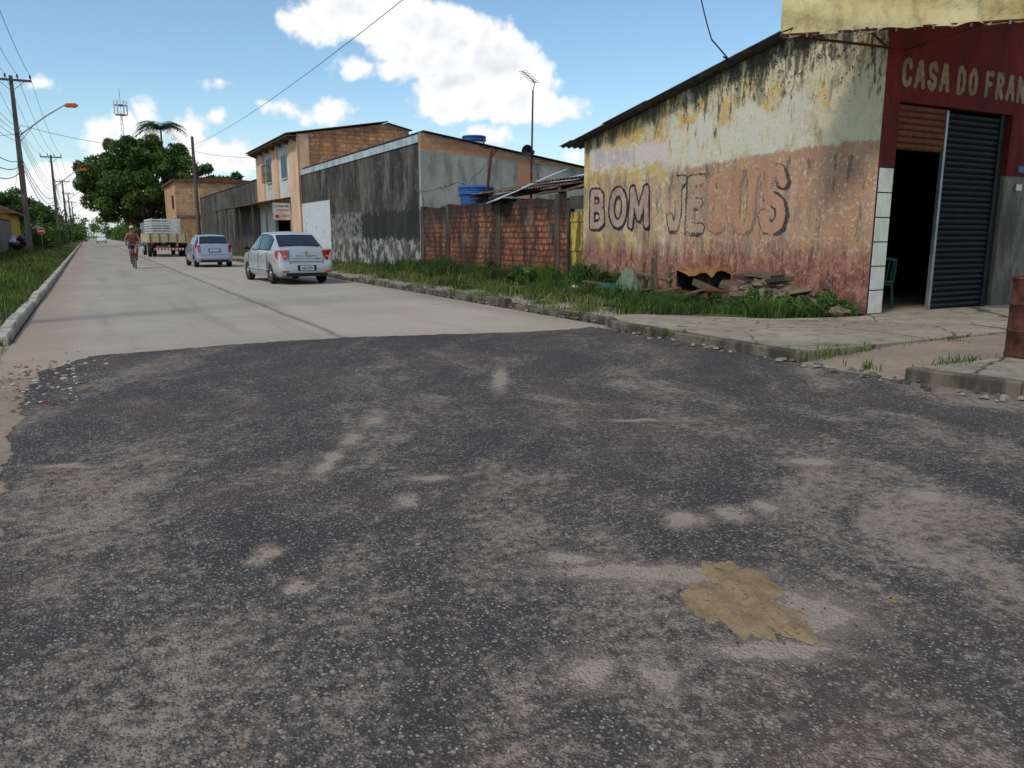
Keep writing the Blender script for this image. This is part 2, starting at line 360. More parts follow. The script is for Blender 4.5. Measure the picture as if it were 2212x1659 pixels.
# painted wall
M_bj,g=newmat('peeling_painted_wall'); p=g.pos(); x,y,z=g.sep(p)
q=g.vm('MULTIPLY',p,(1,1,.25))
nA=g.noise(p,.6,5,.62); nB=g.noise(g.vm('ADD',p,(7,3,1)),1.7,6,.68); nC=g.noise(g.vm('ADD',p,(1,8,5)),5.,6,.72); nS=g.noise(q,3.2,6,.72); nS2=g.noise(g.vm('ADD',q,(4,2,9)),9.,6,.74); nD=g.noise(g.vm('ADD',p,(2,2,2)),14.,5,.72)
nCc=g.m('SUBTRACT',nC,.5); nBc=g.m('SUBTRACT',nB,.5)
c=g.mix(g.mr(nA,.4,.6),S(180,168,136),S(200,186,150))
c=g.mix(g.mr(g.m('ADD',nB,g.mr(y,9.,16.,-.06,.07)),.50,.56,0,.8),c,S(200,160,80))
c=g.mix(g.mr(g.m('ADD',nC,g.mr(y,9.,16.,.03,-.03)),.50,.57,0,.65),c,S(206,196,168))
moldz=g.mr(z,2.6,4.9,-.12,.075)
c=g.mix(g.mr(g.m('ADD',nS,moldz),.50,.60,0,.7),c,S(124,116,94))
c=g.mix(g.mr(g.m('ADD',nS2,moldz),.535,.60,0,.85),c,S(66,63,54))
c=g.mix(g.mr(g.m('ADD',nD,moldz),.575,.63,0,.88),c,S(46,44,39))
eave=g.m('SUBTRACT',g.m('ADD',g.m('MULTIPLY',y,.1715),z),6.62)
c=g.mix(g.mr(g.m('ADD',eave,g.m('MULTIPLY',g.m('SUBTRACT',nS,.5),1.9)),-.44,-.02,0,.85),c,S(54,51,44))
w1=g.rect(g.m('ADD',y,g.m('MULTIPLY',nCc,.6)),g.m('ADD',z,g.m('MULTIPLY',nCc,1.1)),13.7,16.75,2.95,3.42,.05)
w2=g.rect(g.m('ADD',y,g.m('MULTIPLY',nCc,.9)),g.m('ADD',z,g.m('MULTIPLY',nBc,1.6)),10.0,13.7,2.75,3.75,.08)
c=g.mix(g.m('MULTIPLY',w1,.9),c,S(204,190,182)); c=g.mix(g.m('MULTIPLY',w2,g.mr(nS2,.62,.5,0,.85)),c,S(204,198,180))
# salmon band
zb=g.m('ADD',z,g.m('ADD',g.m('MULTIPLY',nCc,.35),g.mr(y,10.,16.5,0,.25)))
sb=g.mr(zb,2.93,2.86)
sal=g.mix(g.mr(nA,.4,.62),S(172,130,102),S(184,144,116))
sal=g.mix(g.mr(nB,.45,.6,0,.6),sal,S(160,116,92))
sal=g.mix(g.mr(y,12.,15.5,0,.65),sal,S(192,166,140))
cover=g.mr(g.m('ADD',nC,g.m('ADD',g.mr(y,9.,16.,.17,-.02),g.m('MULTIPLY',nBc,.5))),.45,.50)
c=g.mix(g.m('MULTIPLY',sb,g.m('MULTIPLY',cover,.94)),c,sal)
low_=g.mr(z,3.0,2.7)
c=g.mix(g.m('MULTIPLY',g.mr(nD,.55,.60,0,.8),low_),c,S(198,184,158))
c=g.mix(g.m('MULTIPLY',g.mr(g.m('ADD',g.noise(g.vm('ADD',p,(5,9,2)),3.,6,.72),g.mr(y,12.,16.,-.04,.05)),.55,.59,0,.8),low_),c,S(190,158,92))
nG=g.noise(g.vm('ADD',q,(15,19,2)),2.4,6,.74)
c=g.mix(g.m('MULTIPLY',g.mr(g.m('ADD',nG,g.mr(y,9.,15.,-.03,.04)),.51,.59,0,.65),low_),c,S(132,118,102))
c=g.mix(g.m('MULTIPLY',g.mr(g.noise(g.vm('ADD',q,(25,9,2)),7.,6,.75),.56,.63,0,.65),low_),c,S(82,70,60))
zr=g.m('ADD',z,g.m('MULTIPLY',g.m('SUBTRACT',nS,.5),1.9))
c=g.mix(g.mr(zr,1.42,.80,0,.82),c,g.mix(g.mr(nC,.42,.58),S(112,60,52),S(150,98,82)))
c=g.mix(g.m('MULTIPLY',g.mr(nS2,.52,.60,0,.8),g.mr(z,1.8,.6)),c,S(76,52,46))
c=g.mix(g.m('MULTIPLY',g.mr(nD,.56,.61,0,.6),g.mr(z,1.5,.6)),c,S(176,152,126))
c=g.mix(g.mr(g.m('ADD',z,g.m('MULTIPLY',nCc,.6)),.42,.18,0,.8),c,S(84,66,54))
h=g.m('ADD',g.m('MULTIPLY',nD,1.2),g.m('MULTIPLY',nC,.6))
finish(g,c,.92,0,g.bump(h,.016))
def letterpaint(name,a,b,lo,hi,wear=3.5,mx=1.0,seed=0.):
    m,g=newmat(name); p0=g.pos(); p=g.vm('ADD',p0,(seed,seed,0)); q=g.vm('MULTIPLY',p,(1,1,.4))
    c=g.mix(g.mr(g.noise(p,5.,4,.65),.35,.65),a,b)
    t=g.m('ADD',g.m('MULTIPLY',g.noise(q,wear,5,.72),.55),g.m('MULTIPLY',g.noise(p,22.,4,.7),.45))
    finish(g,c,.9,0,None,g.mr(t,lo,hi,0,mx)); return m
L_out=letterpaint('letter_outline_paint',S(34,33,38),S(56,52,52),.37,.43)
L_outw=letterpaint('letter_outline_worn',S(54,50,52),S(88,78,70),.45,.53,2.2,.9,3.)
L_outf=letterpaint('letter_outline_faded',S(134,102,84),S(142,112,92),.46,.60,2.2,.6,5.)
L_pink=letterpaint('letter_fill_pink',S(164,132,126),S(190,160,148),.40,.50,4.,.9)
L_cream=letterpaint('letter_fill_cream',S(188,164,136),S(194,174,146),.42,.54,3.,.7)
L_peach=letterpaint('letter_fill_peach',S(190,140,110),S(196,152,124),.38,.50,3.,.75)
L_ghost=letterpaint('letter_ghost_white',S(206,192,188),S(194,178,172),.40,.52,3.,.85)
L_shop=letterpaint('letter_shop_sign',S(150,136,112),S(120,108,88),.34,.42,4.,.95)
M_red=weathered('shop_red_paint',S(116,32,28),S(98,27,25),S(52,19,17),.5,1.,3.,base_dirt=.2)
M_greyp=weathered('grey_plaster',S(138,130,116),S(116,108,96),S(60,56,50),.7,.8,2.)
M_tile=plain('white_tile',S(202,198,184),.25,0,.12,5.,.5)
M_grout=plain('grout',S(54,48,44),.9)
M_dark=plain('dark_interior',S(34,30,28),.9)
M_black=plain('black_rubber',(.018,.018,.018),.75)
M_shut=plain('shutter_steel',(.010,.012,.015),.55,.0,.35,5.,.12)
M_steel=plain('bare_steel',S(150,152,152),.4,.7)
M_wood=plain('brown_wood',S(104,60,34),.8,0,.3,10.,bumpd=.003)
M_woodg=plain('old_wood',S(98,84,66),.9,0,.3,10.,bumpd=.003)
M_brk=brickmat('hollow_brick_fence',S(178,104,66),S(138,80,52),S(78,64,54),.30,.165,.034,S(42,36,32),.82,2.5,0,.75)
M_brk2=brickmat('hollow_brick_side',S(216,146,96),S(190,118,74),S(150,124,98),.46,.24,.040,S(76,62,50),.4,None,4,0,.3)
M_brk3=brickmat('hollow_brick_far',S(210,158,114),S(192,136,92),S(168,144,114),.5,.28,.035,S(120,90,66),.3,None,9,0,.25)
M_postc=weathered('dark_concrete',S(86,78,69),S(66,60,53),S(32,30,28),.7,1.,2.5)
M_fibro=weathered('fibre_cement_roof',S(100,96,90),S(78,74,68),S(42,40,36),.7,1.,3.,base_dirt=0)
M_rustz=weathered('rusty_corrugated_sheet',S(128,110,96),S(112,78,58),S(62,42,32),.8,1.,3.,base_dirt=0,lo=.42,hi=.55)
M_zinc=plain('zinc_sheet',S(176,182,184),.5,.3,.3,2.)
M_rooft=weathered('clay_roof_tile',S(126,82,58),S(98,66,50),S(52,40,34),.7,1.,3.,base_dirt=0)
M_peach=weathered('peach_paint',S(222,182,148),S(208,166,130),S(156,122,96),.3,.8,2.)
M_whitew=weathered('white_wall_paint',S(204,204,198),S(188,188,182),S(136,130,120),.4,.8,2.)
M_yell=weathered('yellow_wall_paint',S(206,176,66),S(190,154,60),S(110,90,50),.4,.8,2.)
M_glass=plain('window_glass',(.02,.025,.03),.06,0,.1,2.,.8)
M_wglass=plain('house_window_glass',(.03,.035,.035),.35,0,.1,2.,.4)
M_blue=plain('blue_plastic',S(36,84,142),.45,0,.15,4.,.4)
M_green=plain('green_plastic',S(16,70,56),.4,0,.1,4.,.4)
M_pole=weathered('pole_concrete',S(104,94,84),S(84,76,68),S(46,42,38),.5,2.,2.)
M_wire=plain('cable',(.012,.012,.012),.6)
M_rust=plain('rusty_metal',S(92,50,38),.85,.1,.7,5.,bumpd=.004)
M_orange=plain('orange_lamp_housing',S(226,96,24),.5)
M_rubble=dirt('rubble',S(128,110,92),S(98,84,70),S(70,60,50),3.)
M_bark=plain('bark',S(78,64,50),.95,0,.4,4.,bumpd=.02)
def leafmat(name,a,b,d,ns=.5,tr=.3):
    m,g=newmat(name); r=g.isl(); p=g.pos()
    c=g.mix(r,a,b); c=g.mix(g.mr(g.noise(p,ns,2,.5),.42,.62,0,.7),c,d)
    finish(g,c,.6,0,None,None,.25,trans=tr); return m
M_leaf=leafmat('mango_leaves',S(60,92,38),S(112,134,60),S(38,62,28))
M_leafr=leafmat('mango_new_leaves',S(128,86,56),S(112,108,54),S(90,78,42))
M_leaf2=leafmat('bush_leaves',S(58,90,36),S(98,126,54),S(36,58,26))
M_palm=leafmat('palm_leaves',S(60,96,60),S(96,128,78),S(50,76,50))
M_grass=leafmat('grass_blades',S(66,90,32),S(122,134,62),S(44,64,26),.9)
M_grassd=leafmat('weed_blades',S(52,80,30),S(94,114,48),S(34,52,24),1.4)
M_grassy=leafmat('dry_grass_blades',S(130,120,70),S(150,140,92),S(92,96,50),1.1)

# ------------------------------------------------------------------ ground, roads
def sheet(name,poly,z,m):
    b=MB(); b.add([(p[0],p[1],z) for p in poly],[tuple(range(len(poly)))],m); return b.make(name)
sheet('ground',[(-1500,-1500),(1500,-1500),(1500,1500),(-1500,1500)],-.03,M_far)
sheet('road',[(-1.0,9.0),(7.08,9.0),(7.08,420),(-1.0,420)],0.,M_conc)
sheet('sandy_ground',[(-14,-25),(45,-25),(45,9.0),(-14,9.0)],-.004,M_sand)
sheet('sandy_verge',[(-14,9.0),(-1.0,9.0),(-1.0,12.2),(-14,12.2)],-.004,M_sand)
edge=[(-.45,-3),(-.5,1.5),(-.45,3.67),(-.52,4.5),(-.59,5.42),(-.57,6.13),(-.6,7.46),(-.59,8.62),(-.51,9.46),(-.07,10.31),(.96,10.54),(3.06,10.55),(4.65,10.16),(5.66,9.93),(6.8,10.0),(6.86,8),(6.86,6.1),(6.86,4.8),(7.1,3.78),(7.3,1),(7.6,-6)]
def ragged(pts,amp,step,upto):
    o=[]; acc=0
    for i in range(len(pts)-1):
        a=Vector(pts[i]);b=Vector(pts[i+1]); L=(b-a).length; k=max(1,int(L/step))
        nrm=Vector((-(b-a).y,(b-a).x)).normalized()
        for j in range(k):
            acc=acc*.8+random.gauss(0,amp); q=a.lerp(b,j/k); am=1 if i<upto else .1
            o.append(tuple(q+nrm*acc*am))
    o.append(pts[-1]); return o
edge=ragged(edge,.018,.05,14)
b=MB(); poly=edge+[(7.6,-12),(-.45,-12)]
b.add([(p[0],p[1],.006) for p in poly],[tuple(range(len(poly)))],M_asph)
b.make('asphalt_road')
def kerb(name,pts,w,h,m,seg=.9,jit=.012,side=1):
    b=MB()
    for i in range(len(pts)-1):
        a=Vector(pts[i]);c=Vector(pts[i+1]); L=(c-a).length;k=max(1,round(L/seg))
        for j in range(k):
            p0=a.lerp(c,j/k); p1=a.lerp(c,(j+1)/k-.012*1/max(L/k,.1)/k)
            d=(p1-p0).normalized(); n=Vector((-d.y,d.x))*side
            o=random.gauss(0,jit); hh=h+random.gauss(0,jit)
            q=[p0+n*o,p1+n*o,p1+n*(o+w),p0+n*(o+w)]
            bv=.02
            vs=[(v.x,v.y,-.03) for v in q]+[(v.x,v.y,hh-bv) for v in q]
            ins=[p0+n*(o+bv)+d*bv*.5,p1+n*(o+bv)-d*bv*.5,p1+n*(o+w-bv)-d*bv*.5,p0+n*(o+w-bv)+d*bv*.5]
            vs+=[(v.x,v.y,hh) for v in ins]
            fs=[(0,1,5,4),(1,2,6,5),(2,3,7,6),(3,0,4,7),(4,5,9,8),(5,6,10,9),(6,7,11,10),(7,4,8,11),(8,9,10,11)]
            b.add(vs,fs,m)
    return b.make(name)
kerb('kerb',[(-1.05,12.0),(-1.02,26),(-.98,200)],.16,.13,M_kerbw,1.0,.008,1)
kerb('kerb',[(7.18,10.5),(7.2,60),(7.2,200)],.16,.10,M_kerb,.8,.03,-1)
kerb('kerb',[(6.88,6.05),(6.86,9.6),(7.15,10.2)],.14,.13,M_kerb,1.1,.006,-1)
kerb('kerb',[(7.6,-8),(7.3,1),(7.12,3.8),(6.93,4.8)],.14,.13,M_kerb,1.1,.006,-1)
def slabs(name,poly,z,m,t=.16):
    b=MB(); b.prism(poly,'z',z-t,z,m); return b.make(name)
slabs('pavement',[(7.02,6.05),(16.,6.05),(16,8.38),(10.4,8.38),(9.3,8.75),(8.3,9.9),(7.8,10.35),(7.28,10.2),(7.0,9.6)],.125,M_slab)
slabs('pavement',[(7.06,4.75),(8.8,4.75),(16.,4.0),(45,4.0),(45,-8),(7.75,-8),(7.44,1),(7.26,3.75)],.125,M_slab)
b=MB(); b.add([(6.86,6.03,.0),(6.86,4.83,.0),(8.6,4.76,.10),(16,4.02,.11),(16,6.03,.11),(8.6,6.03,.10)],[(0,1,2,5),(5,2,3,4)],M_sand); b.make('driveway_ramp')
slabs('pavement',[(11.18,8.38),(45,8.38),(45,13.4),(11.5,13.4),(11.5,8.9),(11.18,8.9)],.12,M_slab)
def patch(name,x0,x1,y0,y1,zf,m,dx=.25,dy=.4):
    xs=np.arange(x0,x1+1e-6,(x1-x0)/max(1,round((x1-x0)/dx))); ys=np.arange(y0,y1+1e-6,(y1-y0)/max(1,round((y1-y0)/dy)))
    V=[(x,y,zf(x,y)) for y in ys for x in xs]; nx=len(xs)
    F=[(j*nx+i,j*nx+i+1,(j+1)*nx+i+1,(j+1)*nx+i) for j in range(len(ys)-1) for i in range(nx-1)]
    return raw(name,V,F,m)
def zr(x,y): return .085+.03*math.sin(x*2.1+y)*math.sin(y*.9)+.02*math.sin(3.3*y+x*1.7)
patch('pavement',7.33,8.55,10.5,90,lambda x,y:.075+.018*math.sin(3*y+x*5),M_slab,.3,.5)
patch('grass_verge',8.55,11.18,10.35,90,lambda x,y:zr(x,y)+.02,M_dirt,.3,.5)
patch('grass_verge',8.3,11.18,8.75,10.35,lambda x,y:.10+.03*math.sin(4*x)*math.sin(5*y),M_dirt,.2,.2)
def zl(x,y): return .10+.06*math.sin(y*.4)*(-1.2-x)*.3+ (-1.2-x)*.03
patch('grass_verge',-5.2,-1.2,12.2,130,zl,M_grassg,.5,1.)
patch('dirt_verge',-40,-5.2,12.2,130,lambda x,y:.12,M_far,5,10)

# ------------------------------------------------------------------ grass
def hv(X,Y): return .55+.45*np.sin(X*3.1+Y*1.3+np.sin(Y*.9)*2)*np.sin(Y*2.3-X*1.1+1)
def blades(name,xy,h0,h1,w,m,zf,lean=.5,vary=.0):
    n=len(xy); X=xy[:,0];Y=xy[:,1]; Z=np.array([zf(a,b) for a,b in xy])
    h=rng.uniform(h0,h1,n)*rng.uniform(.5,1,n); h=h*(1-vary+vary*2*np.clip(hv(X,Y),.1,1)); t=rng.uniform(0,2*np.pi,n); ww=w*rng.uniform(.6,1.3,n)
    dx=np.cos(t)*ww; dy=np.sin(t)*ww; lt=rng.uniform(0,2*np.pi,n); l=h*lean*rng.uniform(.2,1.3,n); lx=np.cos(lt)*l; ly=np.sin(lt)*l
    V=np.zeros((n,5,3))
    V[:,0]=np.stack([X-dx,Y-dy,Z-.02],1);V[:,1]=np.stack([X+dx,Y+dy,Z-.02],1)
    V[:,2]=np.stack([X+dx*.7+lx*.35,Y+dy*.7+ly*.35,Z+h*.6],1);V[:,3]=np.stack([X-dx*.7+lx*.35,Y-dy*.7+ly*.35,Z+h*.6],1)
    V[:,4]=np.stack([X+lx,Y+ly,Z+h],1)
    b=np.arange(n)[:,None]*5
    F=np.concatenate([b+np.array([[0,1,2]]),b+np.array([[0,2,3]]),b+np.array([[3,2,4]])])
    return raw(name,V.reshape(-1,3),F,m)
def scatter(x0,x1,y0,y1,n,clump=0.,cl=60):
    a=np.stack([rng.uniform(x0,x1,n),rng.uniform(y0,y1,n)],1)
    if clump>0:
        c=np.stack([rng.uniform(x0,x1,cl),rng.uniform(y0,y1,cl)],1); k=rng.integers(0,cl,n)
        b=c[k]+rng.normal(0,clump,(n,2)); s=rng.random(n)<.75; a[s]=b[s]
        a[:,0]=np.clip(a[:,0],x0-.15,x1)
    return a
A=np.concatenate([scatter(-5,-1.22,12.2,22,16000,.25,90),scatter(-5,-1.22,22,40,14000,.35,120),scatter(-5,-1.22,40,90,12000,.5,150)])
A[:,0]=np.minimum(A[:,0],-1.22)
blades('grass',A,.06,.26,.006+.00035*A[:,1],M_grass,zl,.5,.4)
A=np.concatenate([scatter(8.4,11.0,10.5,17,8000,.2,60),scatter(10,11.0,14,30,9000,.25,70),scatter(8.2,11.0,17,34,14000,.3,90),scatter(8.4,11.0,34,60,6000,.4,60)])
blades('grass',A,.05,.22,.006+.0003*A[:,1],M_grass,zr,.7,.6)
A=scatter(8.0,11.0,11,34,5500,.25,70)
blades('dry_grass',A,.05,.22,.006+.0003*A[:,1],M_grassy,zr,.8,.6)
A=np.concatenate([scatter(10.2,11.0,13.4,30,8000,.14,34),scatter(9.4,11.0,18.5,27,4000,.2,12)])
blades('tall_weeds',A,.18,.60,.010,M_grassd,zr,.6,.5)
A=np.concatenate([scatter(9.4,10.9,8.75,9.7,4500,.16,16),scatter(8.9,10.1,9.6,12.2,3000,.16,14),scatter(8.0,9.4,9.9,11.5,1600,.12,14),scatter(9.2,10.1,11.8,16.5,3000,.2,20)])
blades('weeds',A,.07,.30,.008,M_grassd,lambda x,y:.1,.8,.5)
A=np.concatenate([scatter(7.2,8.5,10.6,24,2600,.09,46),scatter(7.0,9.5,5.9,6.15,250,.08,5),scatter(7.0,10.5,4.6,4.9,350,.1,5),scatter(6.8,6.95,5,10,160,.05,6),scatter(-1.3,-1.0,9.5,12,260,.08,5)])
blades('pavement_weeds',A,.04,.16,.006,M_grass,lambda x,y:.08 if x>0 else 0,.9)
def leaves(centers,radii,per,size,shell=.55):
    C=[];
    for c,r,n in zip(centers,radii,per):
        d=rng.normal(0,1,(n,3)); d/=np.linalg.norm(d,axis=1)[:,None]; k=rng.uniform(shell,1.0,n)**.6
        C.append(np.array(c)+d*k[:,None]*np.array(r))
    C=np.concatenate(C); n=len(C); a=rng.normal(0,1,(n,3)); a/=np.linalg.norm(a,axis=1)[:,None]
    bb=rng.normal(0,1,(n,3)); bb-=a*(a*bb).sum(1)[:,None]; bb/=np.linalg.norm(bb,axis=1)[:,None]
    s=size*rng.uniform(.6,1.3,n)[:,None]; a[:,2]-=.35
    V=np.stack([C-a*s,C+bb*s*.38,C+a*s,C-bb*s*.38],1).reshape(-1,3); F=np.arange(n)[:,None]*4+np.arange(4)[None,:]
    return V,F
def bush(name,spec,size,per,m):
    cs=[];rs=[];ps=[]
    for (x,y,z,r,k) in spec:
        for _ in range(k):
            cs.append((min(x+random.gauss(0,r*.5),10.9),y+random.gauss(0,r*.6),z+random.uniform(0,r*.9))); q=r*random.uniform(.25,.5); rs.append((q*.8,q,q*.8)); ps.append(per)
    V,F=leaves(cs,rs,ps,size); return raw(name,V,F,m)
bush('weed_bush',[(10.7,9.0,.12,.4,12),(10.1,8.95,.1,.28,7),(10.85,8.7,.1,.25,6)],.035,140,M_leaf2)
bush('weed_bush',[(9.95,9.8,.1,.35,10),(9.5,10.6,.08,.28,7),(9.3,11.6,.08,.22,6),(9.4,12.8,.08,.22,6),(10.1,9.3,.1,.3,8)],.035,140,M_leaf2)
bush('weed_bush',[(10.6,16.2,.15,.55,16),(10.6,15.2,.12,.4,10),(10.8,14.9,.1,.35,8)],.04,150,M_leaf2)
bush('weed_bush',[(10.4,19.2,.12,.4,9),(10.6,21.5,.12,.5,12),(10.5,24.5,.12,.5,10),(10.5,26.9,.12,.4,9),(10.3,18.0,.12,.4,9),(9.4,22.5,.1,.3,7)],.05,130,M_leaf2)

# ------------------------------------------------------------------ trees
def tree(name,loc,R,H,base,clumps,per,size,leaf,leaf2=None,trunk=.35,seed=1):
    random.seed(seed); e=empty(name,loc); b=MB(); top=base+(H-base)*.35
    b.tube([(0,0,-.1),(.05,.05,base*.5),(.1,-.05,base),(0,0,top)],[trunk*1.2,trunk,trunk*.85,trunk*.6],M_bark,10)
    cs=[];rs=[]
    cz=base+(H-base)*.45
    for i in range(clumps):
        t=random.uniform(0,2*math.pi); u=random.uniform(-.75,1); k=random.uniform(.55,.97)
        rr=math.sqrt(max(0,1-u*u))
        x=R*k*rr*math.cos(t);y=R*k*rr*math.sin(t); z=cz+(H-cz)*u*k if u>0 else cz+(cz-base)*u*k
        cs.append((x,y,z)); q=R*random.uniform(.11,.22); rs.append((q,q,q*.75))
        if i%4==0: b.tube([(0,0,base*.9+random.uniform(0,top-base)),(x*.45,y*.45,(z+base)*.5),(x*.95,y*.95,z)],[trunk*.45,trunk*.25,trunk*.06],M_bark,6)
    b.make('trunk',e)
    V,F=leaves(cs,rs,[per]*len(cs),size,.3); raw('crown',V,F,leaf,e)
    if leaf2:
        k=len(cs)//5; cc=[(c[0]*1.06,c[1]*1.06,c[2]+.5) for c in cs[:k]]
        V,F=leaves(cc,[(r[0]*.6,r[1]*.6,r[2]*.5) for r in rs[:k]],[per//3]*k,size,.2); raw('new_leaves',V,F,leaf2,e)
    return e
tree('mango_tree',(6.9,118,0),7.9,14.3,1.8,130,520,.27,M_leaf,M_leafr,.5,3)
tree('tree',(17,128,0),6,11.5,3,60,240,.32,M_leaf2,None,.3,5)
tree('tree',(-10.5,84,0),4.,7.2,2,50,200,.22,M_leaf2,None,.25,6)
tree('tree',(-9.5,125,0),5,7.5,1.5,60,200,.28,M_leaf,None,.25,8)
def palm(name,loc,H,fl,nf,seed):
    random.seed(seed); e=empty(name,loc); b=MB(); b.tube([(0,0,0),(.2,.1,H*.5),(.1,0,H)],[.2,.16,.12],M_bark,8); b.make('trunk',e)
    V=[];F=[]
    for i in range(nf):
        t=2*math.pi*i/nf+random.uniform(-.2,.2); up=random.uniform(.1,1.1); L=fl*random.uniform(.8,1.1); d=Vector((math.cos(t),math.sin(t),0)); sd_=Vector((-d.y,d.x,0))
        pts=[]
        for k in range(13):
            s=k/12; pts.append(Vector((.1,0,H))+d*L*s*(math.cos(up*.6))+Vector((0,0,L*(math.sin(up)*s-.85*s*s))))
        for k in range(1,13):
            p=pts[k]; q=pts[k-1]; ll=L*.24*math.sin(math.pi*min(1,k/12*.85+.12))
            for s_ in (-1,1):
                for z_ in (0,.5):
                    a=q.lerp(p,z_); o=len(V); tip=a+sd_*s_*ll+d*ll*.45+Vector((0,0,-ll*random.uniform(.2,.6)))
                    V+= [tuple(a),tuple(a+d*.16),tuple(tip+d*.06),tuple(tip)]; F.append((o,o+1,o+2,o+3))
    raw('fronds',V,F,M_palm,e); return e
palm('palm_tree',(11.2,135,0),17.6,4.8,22,2)
palm('palm_tree',(20.3,72,0),10.3,2.0,12,4)
def mass(name,spec,m,size,per):
    cs=[];rs=[];ps=[]
    for (x0,x1,y0,y1,z0,z1,n) in spec:
        for _ in range(n):
            zz=random.uniform(z0,z1); q=random.uniform(.7,1.9); cs.append((random.uniform(x0,x1),random.uniform(y0,y1),zz)); rs.append((q*1.3,q*1.3,q)); ps.append(per)
    V,F=leaves(cs,rs,ps,size,.2); return raw(name,V,F,m)
random.seed(11)
mass('distant_trees',[(-9,-4.6,120,230,.5,4.0,150),(-20,-6,150,330,2,8.0,150),(10.,22,150,330,1,6.,120),(-30,40,330,400,1,8,170),(-1.5,-4.5,190,330,.5,4,50),(8.5,11,190,330,.5,3.5,50)],M_leaf,.45,70)
mass('hedge',[(-5.2,-3.8,86,150,.2,1.6,60),(9,11,96,140,.2,1.6,40)],M_leaf2,.25,80)

# ------------------------------------------------------------------ corner shop
X0=11.18
shop=empty('corner_shop')
def wt(y): return 6.62-.1715*y
b=MB()
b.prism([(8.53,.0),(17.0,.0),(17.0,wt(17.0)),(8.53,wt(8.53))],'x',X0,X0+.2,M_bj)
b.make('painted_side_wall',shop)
b=MB()
b.box(X0+.2,11.55,8.53,8.75,2.47,5.1,M_red); b.box(X0+.2,11.55,8.53,8.75,0,2.47,M_greyp)
b.box(X0+.002,X0+.2,8.505,8.53,2.47,5.1,M_red)
b.box(X0+.2,11.55,8.505,8.53,2.47,5.1,M_red)
b.box(11.55,14.62,8.505,8.75,3.49,5.1,M_red)
b.box(14.62,20,8.505,8.75,2.45,5.1,M_red); b.box(14.62,20,8.53,8.75,0,2.45,M_greyp)
b.make('front_wall',shop)
b=MB()
b.box(X0+.003,11.54,8.512,8.529,.1,2.465,M_grout)
hgt=2.34/6
for i in range(6):
    z0=.125+i*hgt
    b.box(X0+.02,11.53,8.500,8.511,z0+.010,z0+hgt-.010,M_tile)
b.box(X0+.02,11.53,8.498,8.515,2.468,2.49,M_grout)
for i,(zz,m_) in enumerate([(2.2,M_tile),(2.52,M_blue)]): b.box(14.95,15.12,8.49,8.503,zz,zz+.11,m_)
b.make('tile_pillar',shop)
b=MB()
b.box(11.38,20,16.8,17.0,0,3.6,M_greyp); b.box(19.8,20,8.75,16.8,0,3.6,M_greyp)
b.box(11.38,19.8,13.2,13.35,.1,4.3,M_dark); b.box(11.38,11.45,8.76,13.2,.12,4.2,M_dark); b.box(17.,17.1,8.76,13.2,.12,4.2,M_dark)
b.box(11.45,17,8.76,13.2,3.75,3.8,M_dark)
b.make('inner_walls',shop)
b=MB()
cols=[plain('goods_%d'%i,c,.6) for i,c in enumerate([S(150,120,60),S(120,40,34),S(60,80,110),S(170,160,140),S(70,100,60)])]
for z0 in (.5,.95,1.4,1.85,2.3): b.box(11.8,16.5,12.75,13.15,z0,z0+.03,M_woodg)
for xx in (11.8,12.9,14.0,15.2,16.45): b.box(xx,xx+.04,12.74,13.15,.12,2.4,M_woodg)
for z0 in (.53,.98,1.43,1.88):
    xx=11.9
    while xx<16.3:
        w_=random.uniform(.1,.3); b.box(xx,xx+w_,12.85,13.1,z0,z0+random.uniform(.12,.34),random.choice(cols)); xx+=w_+random.uniform(.02,.25)
b.box(12.3,12.8,10.6,11.1,.12,.95,cols[4]); b.box(13.2,14.2,11.4,11.9,.12,1.0,M_woodg)
b.tube([(11.7,9.2,1.75),(11.72,9.2,1.45)],.06,cols[3],8)
b.make('shelves',shop)
b=MB()
pr=[]
z0=.13; n=34; hs=3.3/n
for i in range(n):
    for k in range(6):
        t=k/6; pr.append((8.60-.034*math.sin(math.pi*t)**.7,z0+hs*(i+t)))
pr.append((8.60,z0+3.3))
V=[(12.9,p[0],p[1]) for p in pr]+[(14.36,p[0],p[1]) for p in pr]; k=len(pr)
b.add(V,[(i,k+i,k+i+1,i+1) for i in range(k-1)],M_shut,True)
b.box(12.84,12.9,8.56,8.62,.12,3.45,M_steel); b.box(14.36,14.44,8.55,8.66,.12,3.48,M_shut)
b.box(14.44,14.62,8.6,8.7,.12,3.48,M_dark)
b.make('roller_shutter',shop,60)
b=MB()
for i in range(7):
    z_=3.47-.1*(i+1); b.prism([(8.58,z_+.005),(8.555,z_+.03),(8.555,z_+.075),(8.58,z_+.098),(8.64,z_+.098),(8.64,z_+.005)],'x',11.56,12.84 ,M_wood)
b.make('rolled_wood_blind',shop)
def corr(b,o,u,v,lu,lv,m,wave=.177,amp=.025,thick=.008):
    o=Vector(o);u=Vector(u).normalized();v=Vector(v).normalized();n=u.cross(v); k=int(lu/wave*6); vs=[]
    for i in range(k+1):
        s=lu*i/k; hgt=amp*math.sin(2*math.pi*s/wave)
        for t,dz in ((0,0),(lv,0),(lv,-thick),(0,-thick)): vs.append(o+u*s+v*t+n*(hgt+dz))
    fs=[]
    for i in range(k):
        a=i*4;c=a+4
        fs+=[(a,a+1,c+1,c),(a+1,a+2,c+2,c+1),(a+2,a+3,c+3,c+2),(a+3,a,c,c+3)]
    fs+=[(0,3,2,1),(k*4,k*4+1,k*4+2,k*4+3)]
    b.add(vs,fs,m,True)
b=MB(); sl=Vector((0,1,-.1715)).normalized(); yy=8.2; i=0
